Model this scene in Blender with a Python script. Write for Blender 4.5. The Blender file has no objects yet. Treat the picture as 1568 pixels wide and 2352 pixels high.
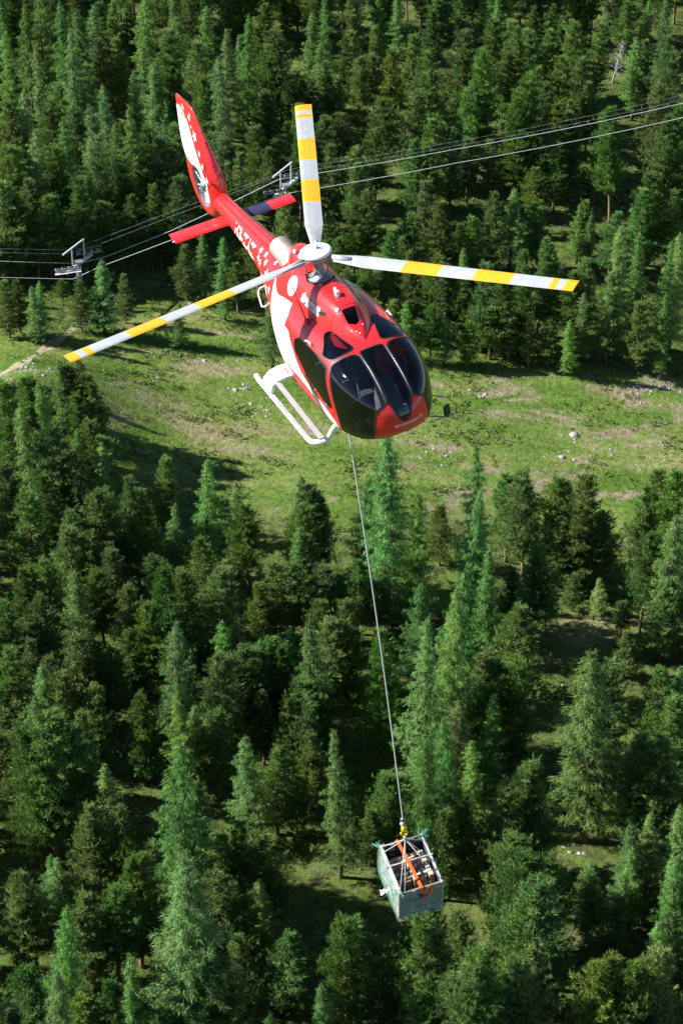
import bpy, bmesh, math, random
import numpy as np
from mathutils import Vector, Matrix, noise
from math import radians, sin, cos, pi

sc = bpy.context.scene
COL = sc.collection

# ------------------------------------------------------------------ camera
DEP = radians(36.0)            # the camera looks down by this angle
CAM_H = 236.0                  # height above the forest floor
FPX = 5500.0                   # focal length in units of a 1568 x 2352 picture
cam_d = bpy.data.cameras.new('camera')
cam_d.sensor_fit = 'VERTICAL'
cam_d.sensor_height = 36.0
cam_d.sensor_width = 24.0
cam_d.lens = 36.0 * FPX / 2352.0
cam_d.clip_start = 0.5
cam_d.clip_end = 5000.0
cam = bpy.data.objects.new('camera', cam_d)
cam.location = (0, 0, CAM_H)
cam.rotation_euler = (pi / 2 - DEP, 0, 0)
COL.objects.link(cam)
sc.camera = cam

# ------------------------------------------------------------------ sky and sun
SUN_DIR = Vector((-0.80, 0.07, 0.585)).normalized()      # towards the sun
world = bpy.data.worlds.new('World')
sc.world = world
world.use_nodes = True
wn = world.node_tree
wn.nodes.clear()
sky = wn.nodes.new('ShaderNodeTexSky')
sky.sky_type = 'NISHITA'
sky.sun_disc = False
sky.sun_elevation = math.asin(SUN_DIR.z)
sky.sun_rotation = math.atan2(SUN_DIR.x, SUN_DIR.y)
sky.altitude = 2600.0
sky.air_density = 0.8
sky.dust_density = 0.25
bgn = wn.nodes.new('ShaderNodeBackground')
bgn.inputs[1].default_value = 0.07
wo = wn.nodes.new('ShaderNodeOutputWorld')
wn.links.new(sky.outputs[0], bgn.inputs[0])
wn.links.new(bgn.outputs[0], wo.inputs[0])
sun_d = bpy.data.lights.new('sun', 'SUN')
sun_d.energy = 5.0
sun_d.angle = radians(0.53)
sun_d.color = (1.0, 0.97, 0.91)
sun = bpy.data.objects.new('sun', sun_d)
sun.rotation_euler = (-SUN_DIR).to_track_quat('-Z', 'Y').to_euler()
sun.location = (-120, 80, 400)
COL.objects.link(sun)
sc.view_settings.view_transform = 'Standard'
sc.view_settings.look = 'None'
sc.view_settings.exposure = 1.02
sc.view_settings.gamma = 1.0
sc.view_settings.use_curve_mapping = False
sc.cycles.use_denoising = True
sc.cycles.max_bounces = 6
sc.cycles.diffuse_bounces = 2
sc.cycles.glossy_bounces = 3
sc.cycles.transmission_bounces = 4
sc.cycles.transparent_max_bounces = 12

# ------------------------------------------------------------------ helpers
def tag(o, label=None, cat=None, group=None, kind=None):
    if label: o['label'] = label
    if cat: o['category'] = cat
    if group: o['group'] = group
    if kind: o['kind'] = kind
    return o

def empty(name, loc=(0, 0, 0), mat4=None, parent=None):
    o = bpy.data.objects.new(name, None)
    COL.objects.link(o)
    o.empty_display_size = 0.3
    if mat4 is not None: o.matrix_world = mat4
    else: o.location = loc
    if parent: o.parent = parent
    return o

def mobj(name, mesh, mat=None, parent=None):
    if mat is not None and len(mesh.materials) == 0: mesh.materials.append(mat)
    o = bpy.data.objects.new(name, mesh)
    COL.objects.link(o)
    if parent: o.parent = parent
    return o

def npmesh(name, V, F, smooth=False):
    """mesh from an (n,3) array and an (m,k) array of equal polygons"""
    V = np.asarray(V, dtype=np.float32); F = np.asarray(F, dtype=np.int32)
    m = bpy.data.meshes.new(name)
    k = F.shape[1]
    m.vertices.add(len(V)); m.vertices.foreach_set('co', V.ravel())
    m.loops.add(F.size); m.loops.foreach_set('vertex_index', F.ravel())
    m.polygons.add(len(F))
    m.polygons.foreach_set('loop_start', np.arange(0, F.size, k, dtype=np.int32))
    m.polygons.foreach_set('loop_total', np.full(len(F), k, dtype=np.int32))
    if smooth: m.polygons.foreach_set('use_smooth', np.ones(len(F), dtype=bool))
    m.update(calc_edges=True)
    return m

class MB:
    """collects verts and faces of one mesh"""
    def __init__(s): s.v = []; s.f = []
    def add(s, vs, fs):
        n = len(s.v); s.v += [tuple(a) for a in vs]; s.f += [tuple(i + n for i in f) for f in fs]; return s
    def box(s, c, d, rot=None, bev=0.0):
        x, y, z = d[0] / 2, d[1] / 2, d[2] / 2
        vs = [Vector((a * x, b * y, e * z)) for a in (-1, 1) for b in (-1, 1) for e in (-1, 1)]
        if rot is not None: vs = [rot @ v for v in vs]
        return s.add([v + Vector(c) for v in vs], [(0, 1, 3, 2), (4, 6, 7, 5), (0, 4, 5, 1), (2, 3, 7, 6), (0, 2, 6, 4), (1, 5, 7, 3)])
    def beam(s, a, b, w, h=None, up=(0, 0, 1)):
        a, b = Vector(a), Vector(b); h = h or w
        d = (b - a).normalized(); u = Vector(up)
        if abs(d.dot(u)) > 0.98: u = Vector((1, 0, 0))
        r = d.cross(u).normalized(); u = r.cross(d)
        vs = [p + r * i * w / 2 + u * j * h / 2 for p in (a, b) for (i, j) in ((-1, -1), (1, -1), (1, 1), (-1, 1))]
        return s.add(vs, [(0, 3, 2, 1), (4, 5, 6, 7), (0, 1, 5, 4), (1, 2, 6, 5), (2, 3, 7, 6), (3, 0, 4, 7)])
    def tube(s, pts, r, n=8, cap=True):
        pts = [Vector(p) for p in pts]
        rs = list(r) if hasattr(r, '__len__') else [r] * len(pts)
        ring = []; prev = None
        for i, p in enumerate(pts):
            d = (pts[min(i + 1, len(pts) - 1)] - pts[max(i - 1, 0)]).normalized()
            if prev is None:
                u = Vector((0, 0, 1)) if abs(d.z) < 0.9 else Vector((1, 0, 0))
            else: u = prev
            a = d.cross(u).normalized(); u = a.cross(d).normalized(); prev = u
            ring.append([p + (a * cos(2 * pi * k / n) + u * sin(2 * pi * k / n)) * rs[i] for k in range(n)])
        n0 = len(s.v)
        for rg in ring: s.v += [tuple(q) for q in rg]
        for i in range(len(pts) - 1):
            for k in range(n):
                a = n0 + i * n + k; b = n0 + i * n + (k + 1) % n
                s.f.append((a, b, b + n, a + n))
        if cap:
            s.f.append(tuple(n0 + k for k in range(n))[::-1])
            s.f.append(tuple(n0 + (len(pts) - 1) * n + k for k in range(n)))
        return s
    def lathe(s, prof, n=24, mat4=None):
        n0 = len(s.v); M = mat4 or Matrix()
        for (r, z) in prof:
            for k in range(n): s.v.append(tuple(M @ Vector((r * cos(2 * pi * k / n), r * sin(2 * pi * k / n), z))))
        for i in range(len(prof) - 1):
            for k in range(n):
                a = n0 + i * n + k; b = n0 + i * n + (k + 1) % n
                s.f.append((a, b, b + n, a + n))
        return s
    def mesh(s, name, smooth=False):
        m = bpy.data.meshes.new(name); m.from_pydata(s.v, [], s.f)
        if smooth: m.polygons.foreach_set('use_smooth', [True] * len(m.polygons))
        m.update(); return m
    def build(s, name, mat, parent=None, smooth=False, bevel=0):
        m = s.mesh(name, smooth)
        bm = bmesh.new(); bm.from_mesh(m); bmesh.ops.recalc_face_normals(bm, faces=bm.faces)
        if bevel: bmesh.ops.bevel(bm, geom=bm.edges[:], offset=bevel, segments=2, affect='EDGES', profile=0.6)
        bm.to_mesh(m); bm.free()
        return mobj(name, m, mat, parent)

# ------------------------------------------------------------------ materials
def nodes_of(name):
    m = bpy.data.materials.new(name); m.use_nodes = True
    nt = m.node_tree; nt.nodes.clear()
    out = nt.nodes.new('ShaderNodeOutputMaterial')
    return m, nt, out

def mat(name, col, rough=0.5, metal=0.0, var=0.12, scale=6.0, bump=0.0, bscale=40.0, coat=0.0, spec=0.5, dirt=None):
    m, nt, out = nodes_of(name)
    b = nt.nodes.new('ShaderNodeBsdfPrincipled')
    tc = nt.nodes.new('ShaderNodeTexCoord')
    nz = nt.nodes.new('ShaderNodeTexNoise'); nz.inputs['Scale'].default_value = scale; nz.inputs['Detail'].default_value = 6
    nt.links.new(tc.outputs['Object'], nz.inputs['Vector'])
    mx = nt.nodes.new('ShaderNodeMix'); mx.data_type = 'RGBA'
    c = np.array(col[:3], float)
    mx.inputs[6].default_value = (*(c * (1 - var)), 1)
    mx.inputs[7].default_value = (*np.minimum(c * (1 + var), 1), 1)
    if dirt is not None: mx.inputs[6].default_value = (*dirt, 1)
    rp = nt.nodes.new('ShaderNodeMapRange'); rp.inputs[1].default_value = 0.35; rp.inputs[2].default_value = 0.65
    nt.links.new(nz.outputs[0], rp.inputs[0]); nt.links.new(rp.outputs[0], mx.inputs[0])
    nt.links.new(mx.outputs[2], b.inputs['Base Color'])
    b.inputs['Roughness'].default_value = rough; b.inputs['Metallic'].default_value = metal
    b.inputs['Coat Weight'].default_value = coat; b.inputs['Coat Roughness'].default_value = 0.07
    b.inputs['Specular IOR Level'].default_value = spec
    if bump:
        n2 = nt.nodes.new('ShaderNodeTexNoise'); n2.inputs['Scale'].default_value = bscale; n2.inputs['Detail'].default_value = 5
        nt.links.new(tc.outputs['Object'], n2.inputs['Vector'])
        bp = nt.nodes.new('ShaderNodeBump'); bp.inputs['Strength'].default_value = bump; bp.inputs['Distance'].default_value = 0.02
        nt.links.new(n2.outputs[0], bp.inputs['Height']); nt.links.new(bp.outputs[0], b.inputs['Normal'])
    nt.links.new(b.outputs[0], out.inputs[0])
    return m

def foliage_mat(name, c_dark, c_mid, c_light, c_alt, trans=0.35, nscale=0.7):
    m, nt, out = nodes_of(name)
    N, L = nt.nodes, nt.links
    geo = N.new('ShaderNodeNewGeometry'); oi = N.new('ShaderNodeObjectInfo'); tc = N.new('ShaderNodeTexCoord')
    nz = N.new('ShaderNodeTexNoise'); nz.inputs['Scale'].default_value = nscale; nz.inputs['Detail'].default_value = 3
    L.new(tc.outputs['Object'], nz.inputs['Vector'])
    ad = N.new('ShaderNodeMath'); ad.operation = 'MULTIPLY_ADD'; ad.inputs[1].default_value = 0.55
    L.new(geo.outputs['Random Per Island'], ad.inputs[0])
    sb = N.new('ShaderNodeMath'); sb.operation = 'MULTIPLY_ADD'; sb.inputs[1].default_value = 1.3; sb.inputs[2].default_value = -0.42
    L.new(nz.outputs[0], sb.inputs[0]); L.new(sb.outputs[0], ad.inputs[2])
    cr = N.new('ShaderNodeValToRGB')
    e = cr.color_ramp.elements
    e[0].position = 0.1; e[0].color = (*c_dark, 1); e[1].position = 0.95; e[1].color = (*c_light, 1)
    k = cr.color_ramp.elements.new(0.5); k.color = (*c_mid, 1)
    L.new(ad.outputs[0], cr.inputs[0])
    mx = N.new('ShaderNodeMix'); mx.data_type = 'RGBA'; mx.blend_type = 'MIX'
    pw = N.new('ShaderNodeMath'); pw.operation = 'MULTIPLY'; pw.inputs[1].default_value = 0.75
    L.new(oi.outputs['Random'], pw.inputs[0]); L.new(pw.outputs[0], mx.inputs[0])
    L.new(cr.outputs[0], mx.inputs[6])
    ml = N.new('ShaderNodeMix'); ml.data_type = 'RGBA'; ml.blend_type = 'MULTIPLY'; ml.inputs[0].default_value = 1.0
    L.new(cr.outputs[0], ml.inputs[6]); ml.inputs[7].default_value = (*c_alt, 1)
    L.new(ml.outputs[2], mx.inputs[7])
    # every plant has its own shade of green
    def spread(k, lo, hi):
        a = N.new('ShaderNodeMath'); a.operation = 'MULTIPLY'; a.inputs[1].default_value = k; L.new(oi.outputs['Random'], a.inputs[0])
        f = N.new('ShaderNodeMath'); f.operation = 'FRACT'; L.new(a.outputs[0], f.inputs[0])
        r = N.new('ShaderNodeMapRange'); r.inputs[3].default_value = lo; r.inputs[4].default_value = hi; L.new(f.outputs[0], r.inputs[0]); return r.outputs[0]
    hs = N.new('ShaderNodeHueSaturation'); L.new(mx.outputs[2], hs.inputs['Color'])
    L.new(spread(7.3, 0.487, 0.523), hs.inputs['Hue']); L.new(spread(13.7, 0.74, 1.22), hs.inputs['Value']); L.new(spread(29.1, 0.96, 1.14), hs.inputs['Saturation'])
    d = N.new('ShaderNodeBsdfPrincipled'); d.inputs['Roughness'].default_value = 0.55; d.inputs['Specular IOR Level'].default_value = 0.35
    t = N.new('ShaderNodeBsdfTranslucent')
    L.new(hs.outputs[0], d.inputs['Base Color']); L.new(hs.outputs[0], t.inputs[0])
    ms = N.new('ShaderNodeMixShader'); ms.inputs[0].default_value = trans
    L.new(d.outputs[0], ms.inputs[1]); L.new(t.outputs[0], ms.inputs[2]); L.new(ms.outputs[0], out.inputs[0])
    return m

M = {}
M['larch'] = foliage_mat('larch_needles', (0.124, 0.232, 0.060), (0.215, 0.365, 0.092), (0.325, 0.478, 0.138), (0.68, 0.86, 0.90))
M['pine'] = foliage_mat('pine_needles', (0.082, 0.146, 0.038), (0.190, 0.282, 0.070), (0.340, 0.428, 0.112), (0.60, 0.83, 0.86), trans=0.28)
M['shrub'] = foliage_mat('shrub_leaves', (0.08, 0.13, 0.03), (0.15, 0.215, 0.045), (0.24, 0.29, 0.075), (0.9, 0.9, 0.8), nscale=0.12)
M['grass'] = foliage_mat('grass_blades', (0.11, 0.15, 0.03), (0.20, 0.24, 0.06), (0.33, 0.32, 0.13), (0.9, 1.0, 0.7), nscale=0.08)
M['bark'] = mat('bark', (0.16, 0.105, 0.075), 0.9, var=0.4, scale=3, bump=0.6, bscale=8)
M['bark_pine'] = mat('pine_bark', (0.24, 0.15, 0.10), 0.9, var=0.4, scale=3, bump=0.6, bscale=8)
M['deadwood'] = mat('dead_wood', (0.36, 0.34, 0.33), 0.85, var=0.3, scale=4)
M['stone'] = mat('stone', (0.33, 0.31, 0.285), 0.9, var=0.4, scale=2.2, bump=0.8, bscale=9)
M['soil'] = mat('path_soil', (0.33, 0.29, 0.185), 0.95, var=0.3, scale=0.9, bump=0.8, bscale=5)
# ------------------------------------------------------------------ terrain
def zf(x, y):
    return (-0.06 * x + 4.0 * noise.noise((x / 104.0, y / 104.0, 3.1)) + 1.4 * noise.noise((x / 34.0, y / 34.0, 8.7))
            + 0.3 * noise.noise((x / 8.0, y / 8.0, 1.3)) + 7.0 * math.exp(-((x + 52) ** 2 / 260.0 + (y - 350) ** 2 / 300.0)))  # last term: knoll added at left to lengthen tree shadows on the meadow

CR = Vector((1, 0, 0)); CU = Vector((0, sin(DEP), cos(DEP))); CB = Vector((0, -cos(DEP), sin(DEP)))
CAM = Vector((0, 0, CAM_H))
def ray(px, py):
    return (CR * ((px - 784) / FPX) + CU * ((1176 - py) / FPX) - CB)
def ground(px, py):
    """where the sight line through a point of the 1568 x 2352 picture meets the terrain"""
    d = ray(px, py); z = 0.0
    for _ in range(12):
        t = (z - CAM_H) / d.z; p = CAM + d * t; z = zf(p.x, p.y)
    return Vector((p.x, p.y, z))
def project(p):
    v = Vector(p) - CAM; dz = -v.dot(CB)
    return 784 + FPX * v.dot(CR) / dz, 1176 - FPX * v.dot(CU) / dz, dz

def axis(lo, hi, step, far, nf):
    a = list(np.arange(lo, hi + 0.01, step)); g = [far * (k / nf) ** 2.2 for k in range(1, nf + 1)]
    return [lo - q for q in reversed(g)] + a + [hi + q for q in g]
GX = axis(-124, 124, 1.8, 2200, 14); GY = axis(164, 600, 1.8, 2500, 14)
gv = np.zeros((len(GY), len(GX), 3), np.float32)
for j, y in enumerate(GY):
    for i, x in enumerate(GX):
        gv[j, i] = (x, y, zf(x, y))
nx = len(GX); ny = len(GY)
idx = np.arange(nx * ny).reshape(ny, nx)
gf = np.stack([idx[:-1, :-1], idx[:-1, 1:], idx[1:, 1:], idx[1:, :-1]], -1).reshape(-1, 4)

def ground_mat():
    m, nt, out = nodes_of('meadow_ground'); N, L = nt.nodes, nt.links
    tc = N.new('ShaderNodeTexCoord')
    def nz(scale, det=6, rough=0.6, dist=0.0, st=None):
        n = N.new('ShaderNodeTexNoise'); n.inputs['Scale'].default_value = scale; n.inputs['Detail'].default_value = det
        n.inputs['Roughness'].default_value = rough; n.inputs['Distortion'].default_value = dist
        if st:
            mp = N.new('ShaderNodeMapping'); mp.inputs['Scale'].default_value = st; mp.inputs['Rotation'].default_value = (0, 0, radians(18))
            L.new(tc.outputs['Object'], mp.inputs[0]); L.new(mp.outputs[0], n.inputs['Vector'])
        else: L.new(tc.outputs['Object'], n.inputs['Vector'])
        return n
    def ramp(src, stops):
        r = N.new('ShaderNodeValToRGB'); e = r.color_ramp.elements
        e[0].position = stops[0][0]; e[0].color = (*stops[0][1], 1); e[1].position = stops[-1][0]; e[1].color = (*stops[-1][1], 1)
        for p, c in stops[1:-1]: k = e.new(p); k.color = (*c, 1)
        L.new(src, r.inputs[0]); return r
    def mix(f, a, b, mode='MIX'):
        x = N.new('ShaderNodeMix'); x.data_type = 'RGBA'; x.blend_type = mode
        if isinstance(f, float): x.inputs[0].default_value = f
        else: L.new(f, x.inputs[0])
        L.new(a, x.inputs[6]); L.new(b, x.inputs[7]); return x.outputs[2]
    a = nz(0.055, 8, 0.62, 0.4, (0.7, 1.6, 1))
    grass = ramp(a.outputs[0], [(0.30, (0.075, 0.15, 0.02)), (0.44, (0.118, 0.205, 0.036)), (0.55, (0.185, 0.245, 0.062)), (0.66, (0.31, 0.29, 0.14))])
    b = nz(0.9, 8, 0.7)
    fine = ramp(b.outputs[0], [(0.3, (0.5, 0.52, 0.45)), (0.5, (0.95, 0.95, 0.9)), (0.7, (1.3, 1.25, 1.1))])
    c1 = mix(1.0, grass.outputs[0], fine.outputs[0], 'MULTIPLY')
    s = nz(0.09, 8, 0.7, 1.0, (0.6, 1.5, 1)); s.inputs['Vector'].default_value
    soil = ramp(nz(1.1, 6, 0.7).outputs[0], [(0.35, (0.20, 0.155, 0.10)), (0.6, (0.36, 0.30, 0.21)), (0.75, (0.5, 0.46, 0.40))])
    sm = ramp(s.outputs[0], [(0.535, (0, 0, 0)), (0.62, (0.9, 0.9, 0.9))])
    c2 = mix(sm.outputs[0], c1, soil.outputs[0])
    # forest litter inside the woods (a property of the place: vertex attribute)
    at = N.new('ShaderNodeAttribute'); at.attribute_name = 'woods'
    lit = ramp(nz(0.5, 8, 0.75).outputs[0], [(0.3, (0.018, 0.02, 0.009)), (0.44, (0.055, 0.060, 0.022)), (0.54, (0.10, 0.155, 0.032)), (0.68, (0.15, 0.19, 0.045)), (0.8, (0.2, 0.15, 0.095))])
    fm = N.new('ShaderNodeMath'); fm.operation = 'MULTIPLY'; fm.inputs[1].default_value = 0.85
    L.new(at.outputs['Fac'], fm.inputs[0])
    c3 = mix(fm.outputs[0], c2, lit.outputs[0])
    d = N.new('ShaderNodeBsdfPrincipled'); d.inputs['Roughness'].default_value = 0.95; d.inputs['Specular IOR Level'].default_value = 0.15
    L.new(c3, d.inputs['Base Color'])
    bp = N.new('ShaderNodeBump'); bp.inputs['Strength'].default_value = 1.0; bp.inputs['Distance'].default_value = 0.6
    L.new(b.outputs[0], bp.inputs['Height']); L.new(bp.outputs[0], d.inputs['Normal'])
    L.new(d.outputs[0], out.inputs[0]); return m
M['ground'] = ground_mat()

# meadow outline in picture points, laid on the ground
MEADOW_PX = [(-60, 735), (20, 730), (110, 770), (200, 775), (330, 700), (480, 690), (640, 760), (760, 700), (900, 750), (1050, 830), (1200, 850),
             (1340, 840), (1480, 850), (1640, 860), (1640, 1080), (1480, 1180), (1440, 1260), (1350, 1230), (1190, 1200), (1020, 1190), (860, 1190), (740, 1210),
             (620, 1180), (520, 1150), (440, 1090), (330, 1095), (250, 1075), (228, 960), (150, 860), (60, 880), (-60, 900)]
MEADOW = np.array([tuple(ground(*p))[:2] for p in MEADOW_PX])
def in_poly(P, poly):
    P = np.atleast_2d(P); x, y = P[:, 0], P[:, 1]; r = np.zeros(len(P), bool); n = len(poly); j = n - 1
    for i in range(n):
        xi, yi = poly[i]; xj, yj = poly[j]
        c = ((yi > y) != (yj > y)) & (x < (xj - xi) * (y - yi) / (yj - yi + 1e-12) + xi)
        r ^= c; j = i
    return r
CLEARINGS = [np.array([tuple(ground(*p))[:2] for p in q]) for q in ([(1255, 1430), (1330, 1385), (1420, 1400), (1410, 1475), (1330, 1505), (1265, 1512)], [(1430, 1400), (1500, 1380), (1545, 1400), (1530, 1450), (1450, 1460)],
    [(1090, 2040), (1140, 1990), (1180, 2010), (1150, 2080), (1085, 2100)], [(0, 1830), (40, 1820), (35, 1890), (0, 1920)], [(1270, 1640), (1350, 1620), (1360, 1660), (1280, 1690)], [(700, 1950), (800, 1930), (860, 1960), (760, 1990)], [(1330, 2120), (1420, 2090), (1430, 2140), (1340, 2170)], [(1040, 400), (1100, 380), (1110, 420), (1050, 430)])]
gm = npmesh('ground', gv.reshape(-1, 3), gf, smooth=True)
gp = gv.reshape(-1, 3)[:, :2]; opn = in_poly(gp, MEADOW)
for q in CLEARINGS: opn |= in_poly(gp, q)
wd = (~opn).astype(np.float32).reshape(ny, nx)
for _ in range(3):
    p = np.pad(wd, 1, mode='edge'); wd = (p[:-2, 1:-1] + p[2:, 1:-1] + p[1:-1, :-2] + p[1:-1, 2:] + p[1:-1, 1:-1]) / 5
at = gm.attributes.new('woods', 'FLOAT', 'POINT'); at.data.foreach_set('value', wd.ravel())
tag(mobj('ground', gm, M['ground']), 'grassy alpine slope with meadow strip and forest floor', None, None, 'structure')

# the worn track at the left edge
def ribbon(name, pts, widths, lift, material):
    V = []; F = []
    for i, (p, w) in enumerate(zip(pts, widths)):
        a = pts[max(i - 1, 0)]; b = pts[min(i + 1, len(pts) - 1)]
        d = (b - a); d.z = 0; d.normalize(); n = Vector((-d.y, d.x, 0))
        for k in range(5):
            q = p + n * w * (k / 4 - 0.5) * (1 + 0.25 * noise.noise((p.x * 0.4, p.y * 0.4, k)))
            V.append((q.x, q.y, zf(q.x, q.y) + lift * (0.2 if k in (0, 4) else 1)))
        if i:
            for k in range(4): F.append(((i - 1) * 5 + k, (i - 1) * 5 + k + 1, i * 5 + k + 1, i * 5 + k))
    return mobj(name, npmesh(name, V, F, True), material)
tp = [(-60, 905), (0, 862), (50, 835), (100, 805), (150, 770), (195, 735), (225, 700)]
tpts = []
for a, b in zip(tp[:-1], tp[1:]):
    for k in range(6): tpts.append(ground(a[0] + (b[0] - a[0]) * k / 6, a[1] + (b[1] - a[1]) * k / 6))
tag(ribbon('path', tpts, [1.7 + 0.8 * sin(i * 0.7) for i in range(len(tpts))], 0.05, M['soil']), 'worn pale earth track climbing the meadow', None, None, 'structure')
# ------------------------------------------------------------------ trees
def tris_mesh(name, base, direc, width, rng):
    """thin tapering needle sprays: one triangle each"""
    base = np.asarray(base); d = np.asarray(direc); n = len(base)
    side = np.cross(d, rng.normal(size=(n, 3))); side /= np.linalg.norm(side, axis=1)[:, None] + 1e-9
    w = np.asarray(width)[:, None]
    V = np.stack([base - side * w, base + side * w, base + d], 1).reshape(-1, 3)
    return npmesh(name, V, np.arange(3 * n).reshape(-1, 3))

def trunk_mesh(name, H, r0, r1, bend, rng, branches=()):
    mb = MB()
    ph = rng.uniform(0, 6.28)
    pts = [(bend * sin(ph + 2.1 * k / 9) * k / 9, bend * cos(ph + 1.7 * k / 9) * k / 9, -0.4 + (H + 0.4) * k / 9) for k in range(10)]
    pts[0] = (pts[0][0], pts[0][1], -0.4)
    mb.tube(pts, [r0 + (r1 - r0) * (k / 9) ** 0.8 for k in range(10)], 7)
    for b in branches: mb.tube(b[0], b[1], 3, cap=False)
    return mb.mesh(name, True)

def make_larch(seed):
    rng = np.random.default_rng(seed); H = 20.0
    B, D, W, br = [], [], [], []
    n = 165; az = rng.uniform(0, 6.28)
    lop = rng.uniform(0, 6.28); zl = rng.uniform(1.4, 3.6)
    for i in range(n):
        u = (i + rng.uniform(0, 1)) / n
        z = zl + (H - 0.3 - zl) * u ** 0.92
        z = 0.5 * z + 0.5 * (round(z / 0.8) * 0.8) + rng.normal() * 0.06
        z = min(z, H - 0.2)
        az += 2.4 + rng.normal() * 0.35
        zz = z / H
        L = (2.25 * (1 - zz ** 1.55) ** 0.85 * min(1, 0.6 + zz * 2.0) + 0.16) * rng.uniform(0.5, 1.25) * (1 + 0.18 * cos(az - lop))
        L *= 0.90 + 0.85 * noise.noise((cos(az) * 1.3 + seed, sin(az) * 1.3, z * 0.38))
        L = max(L, 0.15)
        o = np.array([cos(az), sin(az), 0.0]); p0 = np.array([0, 0, z])
        dr = rng.uniform(-0.42, -0.12)
        f = lambda t: p0 + o * L * t + np.array([0, 0, L * (dr * t + 0.30 * t ** 3)])
        if L > 0.9: br.append(([f(0), f(0.5), f(0.97)], [0.045, 0.03, 0.012]))
        k = int(L / 0.105) + 2
        for t in np.linspace(0.16, 1.0, k):
            c = f(t)
            lat = np.array([-o[1], o[0], 0]) * rng.normal() * 0.20 * L * (0.35 + 0.65 * (1 - abs(2 * t - 1)))
            c = c + lat + rng.normal(size=3) * 0.05
            for _ in range(10):
                d = np.array([0, 0, -0.52]) + o * 0.30 + rng.normal(size=3) * 0.34
                d *= rng.uniform(0.22, 0.50) / (np.linalg.norm(d) + 1e-6)
                B.append(c + rng.normal(size=3) * 0.07); D.append(d); W.append(rng.uniform(0.014, 0.031))
    for _ in range(90):   # leader
        z = H - rng.uniform(0, 1.1); d = np.array([0, 0, 0.35]) + rng.normal(size=3) * 0.22
        B.append((rng.normal() * 0.04, rng.normal() * 0.04, z)); D.append(d * 0.9); W.append(0.03)
    return tris_mesh('larch_crown', B, D, W, rng), trunk_mesh('larch_trunk', H, 0.30, 0.04, 0.25, rng, br), H

def make_pine(seed, round_=1.0):
    rng = np.random.default_rng(seed); H = 15.5
    B, D, W, br = [], [], [], []
    n = 128; az = rng.uniform(0, 6.28); lop = rng.uniform(0, 6.28)
    zb = rng.uniform(1.2, 2.6) if seed % 3 else rng.uniform(3.2, 4.6)
    for i in range(n):
        u = (i + rng.uniform(0, 1)) / n
        z = zb + (H - zb - 0.5) * u ** 0.95
        z = 0.45 * z + 0.55 * (round(z / 1.05) * 1.05) + rng.normal() * 0.10
        z = min(z, H - 0.35)
        az += 2.4 + rng.normal() * 0.4
        s = min(1.0, max(0.0, (z - zb) / (H - zb)))
        L = (2.2 * round_ * (1 - s ** 1.7) ** 0.85 * min(1.0, 0.65 + 1.6 * s) + 0.28) * rng.uniform(0.6, 1.15) * (1 + 0.15 * cos(az - lop))
        L *= 0.90 + 0.80 * noise.noise((cos(az) * 1.5 + seed * 3.1, sin(az) * 1.5, z * 0.42))
        L = max(L, 0.3)
        o = np.array([cos(az), sin(az), 0.0]); p0 = np.array([0, 0, z])
        up = rng.uniform(0.05, 0.3)
        f = lambda t: p0 + o * L * t + np.array([0, 0, L * (-0.10 * t + (up + 0.12) * t * t)])
        br.append(([f(0), f(0.5), f(0.95)], [0.06, 0.04, 0.018]))
        k = int(L / 0.27) + 2
        for t in np.linspace(0.28, 1.02, k):
            for _ in range(2):
                c = f(t) + np.array([-o[1], o[0], 0]) * rng.normal() * 0.26 * L * (0.25 + 0.75 * t) + np.array([0, 0, rng.uniform(-0.1, 0.28)])
                ax = o * rng.uniform(0.15, 0.7) + np.array([0, 0, rng.uniform(0.45, 1.0)]) + rng.normal(size=3) * 0.25
                ax /= np.linalg.norm(ax)
                sz = rng.uniform(0.75, 1.3)
                for _ in range(18):
                    d = ax * 1.0 + rng.normal(size=3) * 0.45
                    d *= sz * rng.uniform(0.24, 0.50) / (np.linalg.norm(d) + 1e-6)
                    B.append(c + ax * rng.uniform(-0.18, 0.18) * sz); D.append(d); W.append(rng.uniform(0.018, 0.037))
    for _ in range(260):
        z = H - rng.uniform(0, 1.3); d = np.array([0, 0, 0.5]) + rng.normal(size=3) * 0.4
        B.append((rng.normal() * 0.14, rng.normal() * 0.14, z - 0.4)); D.append(d * 0.55); W.append(0.05)
    return tris_mesh('pine_crown', B, D, W, rng), trunk_mesh('pine_trunk', H - 0.5, 0.27, 0.05, 0.35, rng, br), H

LARCH = [make_larch(s) for s in (11, 12, 13, 14, 15, 16, 17, 18)]
PINE = [make_pine(s, r) for s, r in ((21, 1.0), (22, 1.15), (23, 0.9), (24, 1.05), (25, 1.22), (26, 0.95), (27, 1.1), (28, 0.85), (29, 1.0))]
for c, t, h in LARCH: c.materials.append(M['larch']); t.materials.append(M['bark'])
for c, t, h in PINE: c.materials.append(M['pine']); t.materials.append(M['bark_pine'])

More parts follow.
